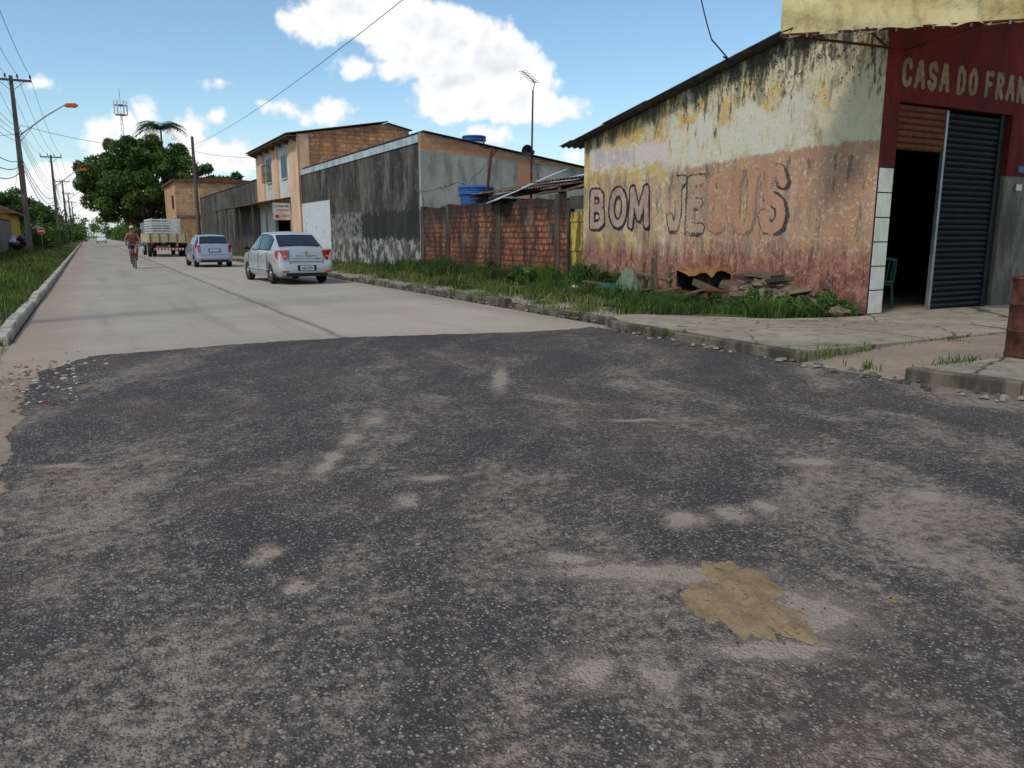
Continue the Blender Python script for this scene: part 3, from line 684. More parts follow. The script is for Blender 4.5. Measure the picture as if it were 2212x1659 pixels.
while yy<17.4:
    L=min(1.65,17.75-yy); corr(b,(X0-.28-random.uniform(0,.05),yy,wt(yy)+.06-.014*(i%2)),(1,0,0),tuple(sl),8.9,L,M_fibro); yy+=1.5; i+=1
b.make('corrugated_roof',shop)
fy=lambda y,z,o:frame((X0-o,y,z),(0,-1,0),(0,0,1))
paint_letters('lettering_bom',[
 ('B',.10,.14,.62,.78,.085,.055,(.06,-.07),L_pink,L_out),('O',.95,.16,.62,.76,.085,.055,(.06,-.07),L_pink,L_out),('M',1.74,.14,.66,.78,.080,.055,(.06,-.07),L_pink,L_out)],fy(16.78,1.50,.005),shop)
paint_letters('lettering_jesus',[
 ('J',.02,.14,.56,1.0,.085,.035,(.0,-.08),L_cream,L_outw),('E',.66,.14,.50,.98,.090,.035,(-.05,-.08),L_cream,L_outw),
 ('S',1.28,.14,.52,.98,.10,.03,(.05,-.05),L_peach,L_outf),('U',1.98,.12,.58,1.0,.10,.03,(.05,-.05),L_peach,L_outf),('S',2.74,.12,.56,1.04,.105,.045,(.09,-.05),L_peach,L_outw)],fy(13.70,1.40,.005),shop)
paint_letters('lettering_painted_over',[('B',.1,.05,.42,.3,.075,.01,(0,0),L_ghost,L_ghost),('O',.66,.05,.42,.3,.075,.01,(0,0),L_ghost,L_ghost),('M',1.2,.05,.45,.3,.07,.01,(0,0),L_ghost,L_ghost)],fy(16.6,3.02,.004),shop,.015)
sp=[];xx=0.
for ch in 'CASA DO FRAN':
    if ch==' ': xx+=.13; continue
    sp.append((ch,xx+.045,.045,.20,.36,.045,.0,(0,0),L_shop,L_shop)); xx+=.318
paint_letters('lettering_shop_name',sp,frame((11.50,8.500,3.70),(1,0,0),(0,0,1)),shop,.008)
# canopy
can=empty('awning'); can.parent=shop
m,g=newmat('canvas'); p=g.pos()
q=g.vm('MULTIPLY',p,(1,1,.3)); c=g.mix(g.mr(g.noise(p,1.2,4,.6),.35,.65),S(208,188,132),S(224,208,158)); c=g.mix(g.mr(g.noise(q,5.,5,.65),.5,.7,0,.6),c,S(160,134,86))
finish(g,c,.8,0,g.bump(g.noise(p,8.,4,.6),.04),trans=.3); M_canvas=m
A_=Vector((9.13,8.77,4.24)); B_=Vector((13.6,4.5,4.24)); dr=(B_-A_).normalized(); nr=Vector((-dr.y,dr.x,0)); nr=nr if nr.y>0 else -nr
V=[];nx=140;nz=18
for j in range(nz+1):
    t=j/nz
    for i in range(nx+1):
        s=i/nx; L=(B_-A_).length*s
        wv=.05*math.sin(L*7+t*2)+.035*math.sin(L*17+3*t)+.045*math.sin(t*11+L*2.5)+.018*math.sin(L*31+t*5)
        V.append(A_+dr*L+nr*(.28*t+wv*(1-.3*t))+Vector((0,0,t*1.0-.016*math.sin(L*12)*(1-t))))
F=[(j*(nx+1)+i,j*(nx+1)+i+1,(j+1)*(nx+1)+i+1,(j+1)*(nx+1)+i) for j in range(nz) for i in range(nx)]
o=raw('canvas_valance',V,F,M_canvas,can); [setattr(q_,'use_smooth',True) for q_ in o.data.polygons]
b=MB(); At=V[nz*(nx+1)]; Bt=V[-1]
b.add([At,Bt,(13.7,8.5,5.35),(11.2,8.5,5.35)],[(0,1,2,3)],M_canvas); b.make('canvas_top',can)
b=MB(); c0=Vector((11.2,8.47,4.24))
b.tube([c0,A_+Vector((0,0,.02))],.020,M_rust,6); b.tube([c0+Vector((0,0,-.06)),A_+dr*1.15+Vector((0,0,.04))],.018,M_rust,6); b.tube([c0+Vector((.3,0,.0)),A_+dr*2.7+Vector((0,0,.02))],.016,M_rust,6)
b.tube([c0+Vector((0,0,.85)),A_+Vector((0,0,.05))],.012,M_rust,6)
b.tube([A_+Vector((0,0,.02))+nr*.03,B_+Vector((0,0,.02))+nr*.03],.018,M_rust,6)
for i in range(26):
    q=A_+dr*(.12+i*.235); b.box(q.x-.008,q.x+.008,q.y-.02,q.y+.0,q.z-.03,q.z+.012,M_steel)
b.make('awning_frame',can)
def chair(loc,rz):
    e=empty('plastic_chair',loc,rz); b=MB()
    for sx in (-1,1):
        b.tube([(sx*.23,-.24,0),(sx*.21,-.2,.42)],[.022,.03],M_green,8); b.tube([(sx*.22,.25,0),(sx*.2,.2,.42),(sx*.2,.27,.62),(sx*.19,.33,.85)],[.022,.03,.025,.02],M_green,8)
        b.tube([(sx*.21,-.2,.42),(sx*.27,-.19,.60),(sx*.27,-.1,.65),(sx*.27,.15,.64),(sx*.22,.27,.66)],[.025,.022,.03,.028,.02],M_green,8)
    b.box(-.22,.22,-.22,.22,.41,.435,M_green)
    for i in range(5):
        xx=-.15+i*.075; b.tube([(xx,.23,.46),(xx,.27,.62),(xx,.33,.84)],.018,M_green,6)
    b.tube([(-.19,.33,.85),(0,.36,.88),(.19,.33,.85)],.03,M_green,8); b.tube([(-.2,.24,.47),(0,.24,.47),(.2,.24,.47)],.025,M_green,8)
    b.make('seat_and_frame',e); return e
chair((12.45,9.35,.12),rad(150))
# ------------------------------------------------------------------ brick fence + gate
fen=empty('brick_fence'); b=MB()
yy=28.2
poly=[(17.75,0),(28.2,0)]
while yy>17.8: poly.append((yy,2.36+random.uniform(-.06,.09))); yy-=.16
poly.append((17.75,2.36))
b.prism(poly,'x',X0,X0+.14,M_brk)
b.make('brick_wall',fen)
b=MB()
for yy in (18.25,21.7,25.6,27.95): b.box(X0-.03,X0+.17,yy-.13,yy+.13,0,2.46+random.uniform(-.05,.05),M_postc)
b.box(X0-.012,X0-.001,17.8,28.,0.,.35,M_postc)
b.make('concrete_posts',fen)
b=MB()
b.box(X0-.02,X0+.16,17.66,17.75,0,2.3,M_postc); b.box(X0,X0+.15,17.0,17.66,2.08,2.4,M_postc)
M_gate=weathered('yellow_gate_paint',S(192,170,80),S(170,146,64),S(66,50,34),.8,2.,3.,lo=.48,hi=.54)
for i in range(4):
    b.box(X0+.04,X0+.065,17.03+i*.157,17.03+i*.157+.15,.05,2.0,M_gate)
for zz in (.3,1.0,1.75): b.box(X0+.02,X0+.04,17.03,17.65,zz,zz+.09,M_gate)
g1=b.make('wooden_gate')
# ------------------------------------------------------------------ shed roofs, tanks, mast behind fence
shed=empty('lean_to_shed'); b=MB()
corr(b,(11.5,25.5,2.75),(0,-1,0),(1,0,.16),7.0,4.6,M_rustz,.177,.022)
corr(b,(12.2,23.6,2.72),(0,-1,.02),(1,0,.24),2.4,3.6,M_zinc,.1,.014)
corr(b,(11.0,22.2,2.38),(-.25,-1,.03),(1,0,.40),1.5,2.6,M_zinc,.1,.014)
corr(b,(11.3,19.6,2.55),(.1,-1,.02),(1,0,.30),1.5,2.6,M_rustz,.1,.014)
corr(b,(11.9,21.0,2.95),(.1,-1,.02),(1,0,.12),2.6,3.2,M_fibro,.177,.022)
corr(b,(12.4,20.2,2.78),(0,-1,.0),(1,0,.16),2.0,3.8,M_fibro,.177,.02)
for (xx,yy) in ((11.6,25.3),(11.6,18.8),(15.8,25.3),(15.8,18.8)): b.box(xx-.05,xx+.05,yy-.05,yy+.05,0,2.75+(xx-11.5)*.15,M_woodg)
for yy in (19.5,21.,22.6,24.): b.tube([(11.3,yy,2.55),(14,yy+.1,2.95)],.035,M_woodg,6)
b.box(11.6,15.8,25.2,25.28,0,2.7,M_postc)
b.make('roof_and_posts',shed)
b=MB(); b.tube([(11.86,24,.1),(11.9,24,2.6),(12.09,24,4.2)],.05,M_rust,8); b.make('leaning_pipe')
def tank(loc,r,h,stand=0):
    e=empty('water_tank',loc); b=MB()
    b.lathe((0,0,0),(0,0,1),[(.02,0),(r*.82,0),(r*.9,h*.6),(r,h*.62),(r,h*.7),(r*.96,h*.72),(r*1.0,h*.86),(r*1.03,h*.88),(r*.9,h*.96),(r*.3,h),(.01,h)],M_blue,28)
    if stand:
        b.box(-r*.35,r*.35,-r*.90-.03,-r*.80,h*.3,h*.5,M_whitew)
        b.box(-r*.8,r*.8,-r*.8,r*.8,-.08,-.002,M_woodg); [b.box(sx*r*.7-.06,sx*r*.7+.06,sy*r*.7-.06,sy*r*.7+.06,-stand,-.08,M_woodg) for sx in(-1,1) for sy in(-1,1)]
    b.make('tank_body',e); return e
tank((11.95,24.9,2.25),.62,.85); tank((15.75,33,5.2),.55,.62,.85)
b=MB(); ms=empty('antenna_mast',(13.62,24,0))
b.tube([(0,0,0),(0,0,3.2),(.05,0,6.2)],[.045,.038,.028],M_rust,8)
b.tube([(.05,0,6.2),(.12,0,6.42),(.0,0,6.55)],.014,M_wire,6)
b.tube([(-.42,-.1,6.75),(.22,.1,6.48)],.012,M_steel,6)
for i in range(9):
    s=i/8; c_=Vector((-.42,-.1,6.75)).lerp(Vector((.22,.1,6.48)),s); b.tube([c_+Vector((-.05,.16,0)),c_+Vector((.05,-.16,0))],.009,M_wire,5)
b.lathe((-.08,-.05,4.2),(-.8,-.6,0),[(.03,-.05),(.05,.05),(.09,.14),(.2,.24),(.21,.25),(.15,.2),(.03,.1)],M_wire,18)
b.lathe((-.02,.0,4.2),(.8,.6,0),[(.01,.16),(.08,.15),(.08,-.02),(.04,-.05)],M_wire,14)
b.make('mast',ms)
# ------------------------------------------------------------------ dark-walled warehouse
war=empty('warehouse')
M_dw,g=newmat('black_mould_wall'); p=g.pos(); x,y,z=g.sep(p); q=g.vm('MULTIPLY',p,(1,1,.2))
nC=g.noise(p,4.,6,.7); n2=g.noise(q,1.3,6,.7)
c=g.mix(g.mr(n2,.38,.58),S(102,96,86),S(52,49,46)); c=g.mix(g.mr(g.noise(g.vm('ADD',q,(5,5,5)),5.,6,.74),.47,.59,0,.8),c,S(34,33,32))
c=g.mix(g.mr(g.noise(p,.35,2,.5),.45,.6,0,.25),c,S(110,102,90)); c=g.mix(g.mr(nC,.55,.65,0,.35),c,S(130,124,112))
yw=g.m('ADD',y,g.m('MULTIPLY',g.m('SUBTRACT',nC,.5),.9)); zw=g.m('ADD',z,g.m('MULTIPLY',g.m('SUBTRACT',nC,.5),1.2))
c=g.mix(g.m('MULTIPLY',g.rect(yw,zw,28.,46.,0,1.25,.08),g.mr(g.noise(p,1.8,6,.7),.46,.58,0,.7)),c,S(174,172,164))
c=g.mix(g.m('MULTIPLY',g.rect(yw,zw,28.,35.5,1.2,2.4,.05),.8),c,S(34,32,32))
c=g.mix(g.m('MULTIPLY',g.rect(yw,zw,35.5,41,1.2,2.5,.05),g.mr(nC,.45,.55,0,.6)),c,S(140,138,132))
c=g.mix(g.m('MULTIPLY',g.rect(y,z,40.8,46.9,.7,3.2,.03),g.mr(g.noise(p,3.,5,.7),.3,.4,0,.95)),c,S(196,198,196))
finish(g,c,.92,0,g.bump(g.noise(p,18.,5,.7),.012))
b=MB(); b.box(X0,X0+.2,28.25,46.75,0,5.02,M_dw)
b.make('street_wall',war)
b=MB(); b.box(X0-.03,X0+.3,28.2,46.75,5.02,5.09,M_zinc); b.box(X0-.045,X0-.01,28.2,46.75,4.80,5.085,M_zinc); b.make('flashing',war)
M_gab,g=newmat('gable_wall'); p=g.pos(); x,y,z=g.sep(p)
c=g.mix(g.mr(g.noise(p,.5,5,.6),.35,.65),S(164,160,148),S(142,140,132)); c=g.mix(g.mr(g.noise(g.vm('MULTIPLY',p,(1,1,.3)),2.,6,.7),.48,.64,0,.6),c,S(96,92,82))
br=g.n('TexBrick',{'Vector':g.comb(x,z,0.),'Color1':S(200,140,98),'Color2':S(184,120,80),'Mortar':S(150,130,106),'Scale':1.,'Mortar Size':.03,'Brick Width':.4,'Row Height':.2}).outputs[0]
sl_=g.m('ADD',z,g.m('MULTIPLY',x,.06)); mk=g.m('MAXIMUM',g.mr(sl_,5.17,5.20),g.m('MULTIPLY',g.mr(x,15.3,15.35),g.mr(x,15.9,15.85)))
c=g.mix(mk,c,br)
cr=g.voro(g.vm('ADD',p,g.vm('MULTIPLY',g.noise(p,1.,4,.6,col=True),(.8,.8,.8))),.33,'DISTANCE_TO_EDGE'); c=g.mix(g.mr(cr,.010,.002,0,.8),c,S(60,54,50))
finish(g,c,.9,0,g.bump(g.noise(p,18.,5,.7),.01))
b=MB(); b.prism([(X0,0),(22,0),(22,3.62),(X0+.2,5.14),(X0,5.14)],'y',28.05,28.249,M_gab); b.prism([(X0+.2,0),(22,0),(22,3.6),(X0+.2,5.12)],'y',46.5,46.74,M_greyp); b.make('gable_walls',war)
b=MB(); corr(b,(X0+.1,27.9,5.20),(0,1,0),(1,0,-.1405),18.8,11,M_fibro,.177,.025); b.make('roof',war)
# ------------------------------------------------------------------ two-storey house
hs=empty('brick_house'); b=MB()
for (a,c_,m_) in ((46.8,49.1,M_peach),(49.1,52.5,M_whitew),(52.5,54.0,M_peach),(54.0,57.0,M_whitew),(57.0,59.5,M_peach)):
    pr_=.0 if m_ is M_whitew else .10
    b.box(X0-pr_,X0+.2,a,c_,3.4,7.12,m_)
b.box(X0-.10,X0+.2,46.8,49.1,0,3.4,M_peach); b.box(X0,X0+.2,49.1,50.,0,3.4,M_peach); b.box(X0,X0+.2,50.,54.5,2.4,3.4,M_whitew); b.box(X0,X0+.2,54.5,59.5,0,3.4,M_whitew); b.box(X0+1.2,X0+1.3,50,54.5,0,2.4,M_dark)
b.make('front_wall',hs)
b=MB(); b.prism([(X0-.10,5.1),(X0-.10,7.12),(16.6,8.02),(17.9,7.7),(17.9,0),(X0-.1,0)],'y',46.76,46.799,M_brk2); b.box(X0-.14,X0-.1,46.70,46.9,0,7.05,M_peach); b.box(X0-.12,X0+.55,46.745,46.759,0,7.12,M_peach)
b.prism([(X0+.2,0),(X0+.2,7.1),(16.6,8.0),(17.9,7.7),(17.9,0)],'y',59.3,59.5,M_brk2); b.box(17.7,17.9,46.8,59.3,0,7.6,M_brk2); b.make('side_walls',hs)
b=MB()
for (a,c_,z0,z1) in ((50.1,51.5,4.95,6.25),(54.8,56.1,4.95,6.4)):
    b.box(X0-.03,X0-.005,a,c_,z0,z1,M_wglass); b.box(X0-.05,X0-.0,a-.06,a,z0-.06,z1+.06,M_steel); b.box(X0-.05,X0,c_,c_+.06,z0-.06,z1+.06,M_steel)
    b.box(X0-.05,X0,a,c_,z1,z1+.06,M_steel); b.box(X0-.08,X0,a-.1,c_+.1,z0-.12,z0-.06,M_whitew); b.box(X0-.05,X0-.002,(a+c_)/2-.03,(a+c_)/2+.03,z0,z1,M_steel)
for i in range(8): b.tube([(X0-.35,54.6+i*.24,4.9),(X0-.35,54.6+i*.24,6.0)],.015,M_woodg,5)
for zz in (4.9,5.45,6.0): b.tube([(X0-.05,54.6,zz),(X0-.35,54.6,zz),(X0-.35,56.3,zz),(X0-.05,56.3,zz)],.02,M_woodg,5)
b.make('windows',hs)
b=MB(); corr(b,(X0-.75,46.6,7.10),(0,1,0),(1,0,.168),13.1,6.2,M_rooft,.22,.03,.02); corr(b,(16.55,46.62,8.05),(0,1,0),(1,0,-.22),13.,1.6,M_rooft,.22,.03,.02)
b.box(X0-.7,X0-.1,46.6,59.6,6.98,7.02,M_woodg)
for i in range(7): b.prism([(X0-.7,6.94),(X0-.1,6.71),(X0-.1,6.98),(X0-.7,6.98)],'y',47+i*2,47.08+i*2,M_woodg)
b.make('roof',hs)
b=MB(); corr(b,(X0-1.7,49.3,3.36),(0,1,0),(1,0,.18),21,1.75,M_rooft,.22,.035,.03)
for yy in (49.5,54,59,65,70): b.box(X0-1.55,X0-1.45,yy,yy+.1,0,3.36,M_woodg)
b.make('porch_roof',hs)
sg=empty('shop_sign',(10.0,49.2,2.32)); b=MB(); b.box(0,1.05,0,.05,0,1.0,M_whitew); b.box(-.03,0,-.01,.06,-.03,1.03,M_steel); b.box(1.05,1.08,-.01,.06,-.03,1.03,M_steel); b.tube([(.1,.02,1.0),(.1,.02,1.1)],.015,M_steel); b.tube([(.95,.02,.98),(1.18,.02,1.0)],.015,M_steel); b.box(.12,.36,-.006,-.001,.12,.3,plain('sign_red',S(190,30,34),.5)); b.make('board',sg)
M_ink=plain('sign_ink',S(40,44,60),.6); M_rink=plain('sign_red_ink',S(190,40,40),.6)
text('Da Palmas Bfe.','line_1',.9,.16,M_ink,frame((10.06,49.193,3.08),(1,0,0),(0,0,1)),sg,.01)
text('104-0702','line_2',.7,.13,M_rink,frame((10.2,49.193,2.84),(1,0,0),(0,0,1)),sg,.01)
text('CONSERTO','line_3',.5,.12,M_rink,frame((10.46,49.193,2.5),(1,0,0),(0,0,1)),sg,.01)
b=MB(); b.box(X0,X0+.2,59.52,93,0,5.35,M_dw); b.box(X0-.05,X0+.25,59.52,93,5.35,5.42,M_postc); b.box(X0+.2,18,92.8,93,0,5.3,M_greyp); b.make('long_grey_wall')
fb_=empty('brick_building'); b=MB(); b.box(8.9,20,95.2,95.4,0,7.2,M_brk3); b.box(8.9,9.1,95.4,108,0,7.2,M_brk3); b.box(9.1,20,107.8,108,0,7.2,M_brk3); b.make('walls',fb_)
b=MB(); b.prism([(8.6,7.2),(20.3,7.2),(20.3,7.3),(14,7.75),(8.6,7.4)],'y',95.0,108.2,M_rooft); b.box(8.84,8.89,97,99,4.4,5.8,M_wglass); b.box(8.84,8.89,101,103.5,0,2.4,M_steel); b.box(8.86,20,95.12,95.19,3.4,3.6,M_greyp); b.make('roof_and_windows',fb_)
b=MB()
for (a,c_,h_,m_) in ((109,128,2.4,M_whitew),(128,150,2.1,M_brk3),(150,200,2.5,M_greyp)): b.box(10.9,11.1,a,c_-.02,0,h_,m_)
b.make('garden_wall')
b=MB(); b.box(-5.25,-5.05,35,71,0,2.45,M_greyp); b.box(-5.3,-5.0,35,71,2.45,2.53,M_postc); b.make('boundary_wall')
yh=empty('yellow_house'); b=MB(); b.box(-12,-5.3,72,84,0,3.1,M_yell); b.box(-5.33,-5.301,73,74,.1,2.2,M_woodg); b.box(-5.33,-5.301,76,78,1,2.2,M_wglass); b.make('walls',yh)
b=MB(); b.prism([(-12.6,3.05),(-4.7,3.05),(-4.7,3.15),(-8.6,4.9),(-12.6,3.2)],'y',71.4,84.6,M_rooft); b.make('roof',yh)
b=MB(); b.box(-4.9,-4.7,84.7,122,0,2.5,M_whitew); b.box(-4.95,-4.65,84.7,122,2.5,2.56,M_postc); b.make('white_boundary_wall')
rs_=empty('stop_sign',(-3.35,76,0)); b=MB(); b.tube([(0,0,0),(0,0,1.95)],.03,M_steel)
M_sred=plain('sign_red_face',S(190,30,30),.5); M_sw=plain('sign_white',S(225,225,222),.5)
def octa(r): return [(r*math.cos(rad(22.5+45*i)),1.75+r*math.sin(rad(22.5+45*i))) for i in range(8)]
b.prism(octa(.29),'y',-.05,-.03,M_sw); b.prism(octa(.265),'y',-.056,-.05,M_sred); b.make('plate',rs_)
text('PARE','lettering',.40,.14,M_sw,frame((-3.55,75.94,1.68),(1,0,0),(0,0,1)),rs_,.02)
b=MB(); random.seed(4); bags=[plain('bag_%d'%i,c_,.4,0,.2,5.,.5) for i,c_ in enumerate([(.02,.02,.02),S(200,204,206),S(60,110,70),S(190,120,60)])]
for i in range(12): b.blob((-4.4+random.uniform(-.5,.5),68+random.uniform(-.8,.8),.4+random.uniform(0,.75)),(.3,.3,.24),bags[i%4],9,6)
b.make('garbage_bags')

# ------------------------------------------------------------------ poles, lamps, wires
def upole(loc,H,lampx,lampz,armz,cross=2.2):
    e=empty('utility_pole',loc); b=MB()
    b.box(-.16,.16,-.12,.12,0,H*.5,M_pole); 
    b.add([(-.16,-.12,H*.5),(.16,-.12,H*.5),(.16,.12,H*.5),(-.16,.12,H*.5),(-.10,-.08,H),(.10,-.08,H),(.10,.08,H),(-.10,.08,H)],[(0,1,5,4),(1,2,6,5),(2,3,7,6),(3,0,4,7),(4,5,6,7)],M_pole)
    if cross:
        b.box(-cross/2,cross/2,-.16,-.09,H-.34,H-.2,M_woodg)
        for xx in (-cross/2+.06,-.3,.35,cross/2-.06):
            b.lathe((xx,-.12,H-.2),(0,0,1),[(.02,0),(.02,.08),(.06,.1),(.07,.16),(.04,.2),(.06,.23),(.03,.3),(.0,.31)],M_postc,10)
        b.tube([(-cross*.33,-.11,H-.3),(0,-.11,H-.95)],.02,M_steel,5); b.tube([(cross*.33,-.11,H-.3),(0,-.11,H-.95)],.02,M_steel,5)
        for k in range(4): b.lathe((.17,-.13,H*.72-k*.25),(0,0,1),[(.0,0),(.05,.01),(.05,.08),(.0,.09)],M_tile,8)
    b.make('post',e)
    if lampx:
        l=MB(); l.tube([(.1,0,armz),(lampx*.5,0,(armz+lampz)*.5+.25),(lampx-.5,0,lampz)],[.045,.04,.035],M_steel,8); l.tube([(.1,0,armz-.4),(lampx*.3,0,armz+(lampz-armz)*.36)],.02,M_steel,6)
        l.prism([(lampx-.55,lampz-.04),(lampx-.45,lampz-.1),(lampx+.2,lampz-.06),(lampx+.28,lampz+.04),(lampx+.1,lampz+.14),(lampx-.4,lampz+.1)],'y',-.16,.16,M_orange)
        l.prism([(lampx-.4,lampz-.13),(lampx+.1,lampz-.12),(lampx+.16,lampz-.065),(lampx-.42,lampz-.1)],'y',-.11,.11,M_glass)
        l.make('street_lamp_arm',e)
    return e
PL=[(-3.4,14,11.2),(-3.35,60,11.2),(-2.95,108,10.6),(-2.9,152,10.4),(-2.9,196,10.4),(-2.9,240,10.2)]
for i,(a,b_,h_) in enumerate(PL): upole((a,b_,0),h_,3.3 if i>0 else 3.2,h_-1.55,h_-3.6)
e=empty('concrete_post',(8.0,68.6,0)); b=MB(); b.tube([(0,0,0),(0,0,9.1)],[.17,.11],M_pole,10); b.tube([(0,-.12,8.0),(0,.1,8.0)],.03,M_steel); b.make('post',e)
wires=MB()
def wire(p,q,sag,r=.012,n=14):
    p=Vector(p);q=Vector(q); wires.tube([p.lerp(q,i/n)+Vector((0,0,-4*sag*(i/n)*(1-i/n))) for i in range(n+1)],r,M_wire,5,True,False)
for i in range(len(PL)-1):
    a=PL[i];c_=PL[i+1]
    for dx in (-1.04,-.3,.35,1.04): wire((a[0]+dx,a[1],a[2]+.08),(c_[0]+dx,c_[1],c_[2]+.08),.9,.013)
    for k in range(4): wire((a[0]+.16,a[1],a[2]*.72-k*.25),(c_[0]+.16,c_[1],c_[2]*.72-k*.25),1.0+.1*k,.012)
    for k in range(3): wire((a[0]+.1,a[1],6.2-k*.25),(c_[0]+.1,c_[1],6.1-k*.25),1.3+.25*k,.022)
wire((-3.35,60,8.3),(8.,68.6,8.2),.5,.014); wire((7.7,-10,8.4),(8.,68.6,8.4),1.0,.010)
wire((8.,68.6,8.0),(7.6,115,8.),.7); wire((-3.3,60,7.7),(-12,30,5),.6); wire((-3.3,60,7.2),(-5.3,76,3),.4); wire((8.,68.6,8.0),(11.2,58,6.8),.2)
wire((8.6,10.5,7.0),(8.7,9.75,4.35),.25,.010); wire((8.7,9.75,4.35),(8.78,9.45,4.02),.0,.012); wires.tube([(8.72,9.5,4.06),(8.8,9.45,4.0),(8.86,9.43,4.05)],.014,M_wire,5)
wires.make('overhead_wires')
tw=empty('telecom_tower',(9.2,205,0)); b=MB(); M_tr=plain('tower_red',S(190,70,50),.6); H=29
for k in range(10):
    m_=M_tr if k%2 else M_sw; z0=k*2.9;z1=z0+2.9
    for (sx,sy) in ((-1,-1),(1,-1),(1,1),(-1,1)):
        r0=.55-.03*k; b.tube([(sx*r0*.6,sy*r0*.6,z0),(sx*(r0-.03)*.6,sy*(r0-.03)*.6,z1)],.06,m_,4)
    b.tube([(-.3,-.3,z0),(.3,-.3,z1)],.03,m_,4); b.tube([(.3,-.3,z0),(-.3,-.3,z1)],.03,m_,4)
for zz in (28.2,30.3):
    b.lathe((0,0,zz),(0,0,1),[(.5,0),(1.3,0),(1.3,.12),(.5,.12)],M_steel,12)
for i in range(6):
    t=i*math.pi/3; b.box(1.3*math.cos(t)-.14,1.3*math.cos(t)+.14,1.3*math.sin(t)-.1,1.3*math.sin(t)+.1,28.4,31.4,M_sw)
b.tube([(0,0,29),(0,0,34)],.05,M_tr,5); b.make('lattice',tw)

# ------------------------------------------------------------------ cars
def paintmat(name,col,metal=.35):
    m,g=newmat(name); p=g.obj(); n=g.noise(p,3.,4,.6); x,y,z=g.sep(p)
    c=g.mix(g.mr(n,.3,.7,0,.12),col,tuple(k*.7 for k in col)); c=g.mix(g.mr(z,.5,.2,0,.35),c,S(120,104,88))
    finish(g,c,.32,metal,None,None,.5,.6); return m
M_tail=plain('tail_lamp_red',S(170,14,18),.15,0,.1,5.,.6,.6); M_tailw=plain('tail_lamp_clear',S(196,120,116),.15,0,.1,5.,.6)
M_hub=plain('hubcap',S(150,152,154),.35,.6); M_plate=plain('plate_grey',S(196,198,196),.5); M_seam=plain('panel_gap',(.01,.01,.01),.8); M_chrome=plain('chrome',S(200,202,205),.15,.95)
def car(name,loc,rz,L,W,low,gh,wheels,wr,paint,plate,zg=.88,hatch=False):
    e=empty(name,loc,rz); b=MB()
    def ring(pts,y): return [(p[0],y,p[1]) for p in pts]+[(-p[0],y,p[1]) for p in pts[-2:0:-1]]
    def loft(b,secs,m):
        n=len(secs[0]); vs=[v for s_ in secs for v in s_]
        fs=[(i*n+j,(i+1)*n+j,(i+1)*n+(j+1)%n,i*n+(j+1)%n) for i in range(len(secs)-1) for j in range(n)]
        fs+=[tuple(range(n)),tuple((len(secs)-1)*n+j for j in range(n))[::-1]]
        b.add(vs,fs,m,True)
    secs=[]
    for (y,w_,zb,zs,zt) in low:
        h_=zs-zb
        secs.append(ring([(0,zb),(w_-.10,zb),(w_-.02,zb+h_*.18),(w_,zb+h_*.5),(w_-.012,zb+h_*.82),(w_-.035,zs-.02),(w_-.08,zs+.01),(w_*.55,zt),(0,zt+.012)],y))
    loft(b,secs,paint); body=b.make('body',e,40)
    for wy in wheels:
        cb=MB(); cb.lathe((-W,wy,wr),(1,0,0),[(.0,0),(wr+.055,0),(wr+.055,2*W),(.0,2*W)],M_seam,32,False); cu=cb.make('cutter')
        md=body.modifiers.new('b','BOOLEAN'); md.operation='DIFFERENCE'; md.object=cu; md.solver='EXACT'
        cu.matrix_world=Matrix.Translation(loc)@Matrix.Rotation(rz,4,'Z')
        bpy.context.view_layer.update(); dg=bpy.context.evaluated_depsgraph_get(); me=bpy.data.meshes.new_from_object(body.evaluated_get(dg))
        body.modifiers.clear()
        if len(me.polygons)>20: body.data=me
        bpy.data.objects.remove(cu)
    b=MB(); b.box(-W+.22,W-.22,.25,L-.25,.22,.75,M_seam)
    secs=[];
    def zlow(zt): return min(zg+.08,zt-.07)
    for (y,wb,wt_,zt) in gh:
        secs.append(ring([(0,zg-.05),(wb,zg-.05),(wb-.005,zlow(zt)),(wt_+.03,zt-.055),(wt_,zt-.02),(wt_*.6,zt),(0,zt+.01)],y))
    bb=MB(); loft(bb,secs,paint); bb.make('cabin',e,30)
    ys=[g_[0] for g_ in gh]
    def I(y,k):return float(np.interp(y,ys,[g_[k] for g_ in gh]))
    def side(y,t,s,o=.006):
        zt=I(y,3);za=zlow(zt);zb_=zt-.055; x=(I(y,1)-.005)*(1-t)+(I(y,2)+.03)*t
        return (s*(x+o),y,za*(1-t)+zb_*t)
    def panel(y0,y1,t0,t1,s,m,n=10,o=.006):
        vs=[];fs=[]
        for i in range(n+1):
            y=y0+(y1-y0)*i/n
            for t in (t0,t1): vs.append(side(y,t,s,o))
        for i in range(n): fs.append((i*2,i*2+1,i*2+3,i*2+2) )
        b.add(vs,fs,m,True)
    rb,rt,wt2,wb2=gh[1],gh[2],gh[-4],gh[-2]
    yB=(rt[0]+wb2[0])*.5-.15
    for s in (-1,1):
        panel(rt[0]-.12,wb2[0]-.22,.02,.97,s,M_seam,14,.003)
        panel(rt[0]-.08,yB-.04,.07,.92,s,M_glass,8,.007); panel(yB+.04,wb2[0]-.28,.07,.92,s,M_glass,10,.007)
    def scr(a,c_,x0,x1,s0,s1,m,o):
        vs=[];
        nrm=Vector((0,-(c_[3]-a[3]),(c_[0]-a[0]))) ; nrm.normalize()
        for t in (s0,s1):
            y=a[0]+(c_[0]-a[0])*t; z=a[3]+(c_[3]-a[3])*t; w__=(a[2]+(c_[2]-a[2])*t)
            for k in range(9):
                f=-1+2*k/8; f*=x1; zz=z+.01-.012*abs(f)**2*1.2
                vs.append(tuple(Vector((w__*f,y,zz))+nrm*o))
        b.add(vs,[(k,k+1,9+k+1,9+k) for k in range(8)],m,True)
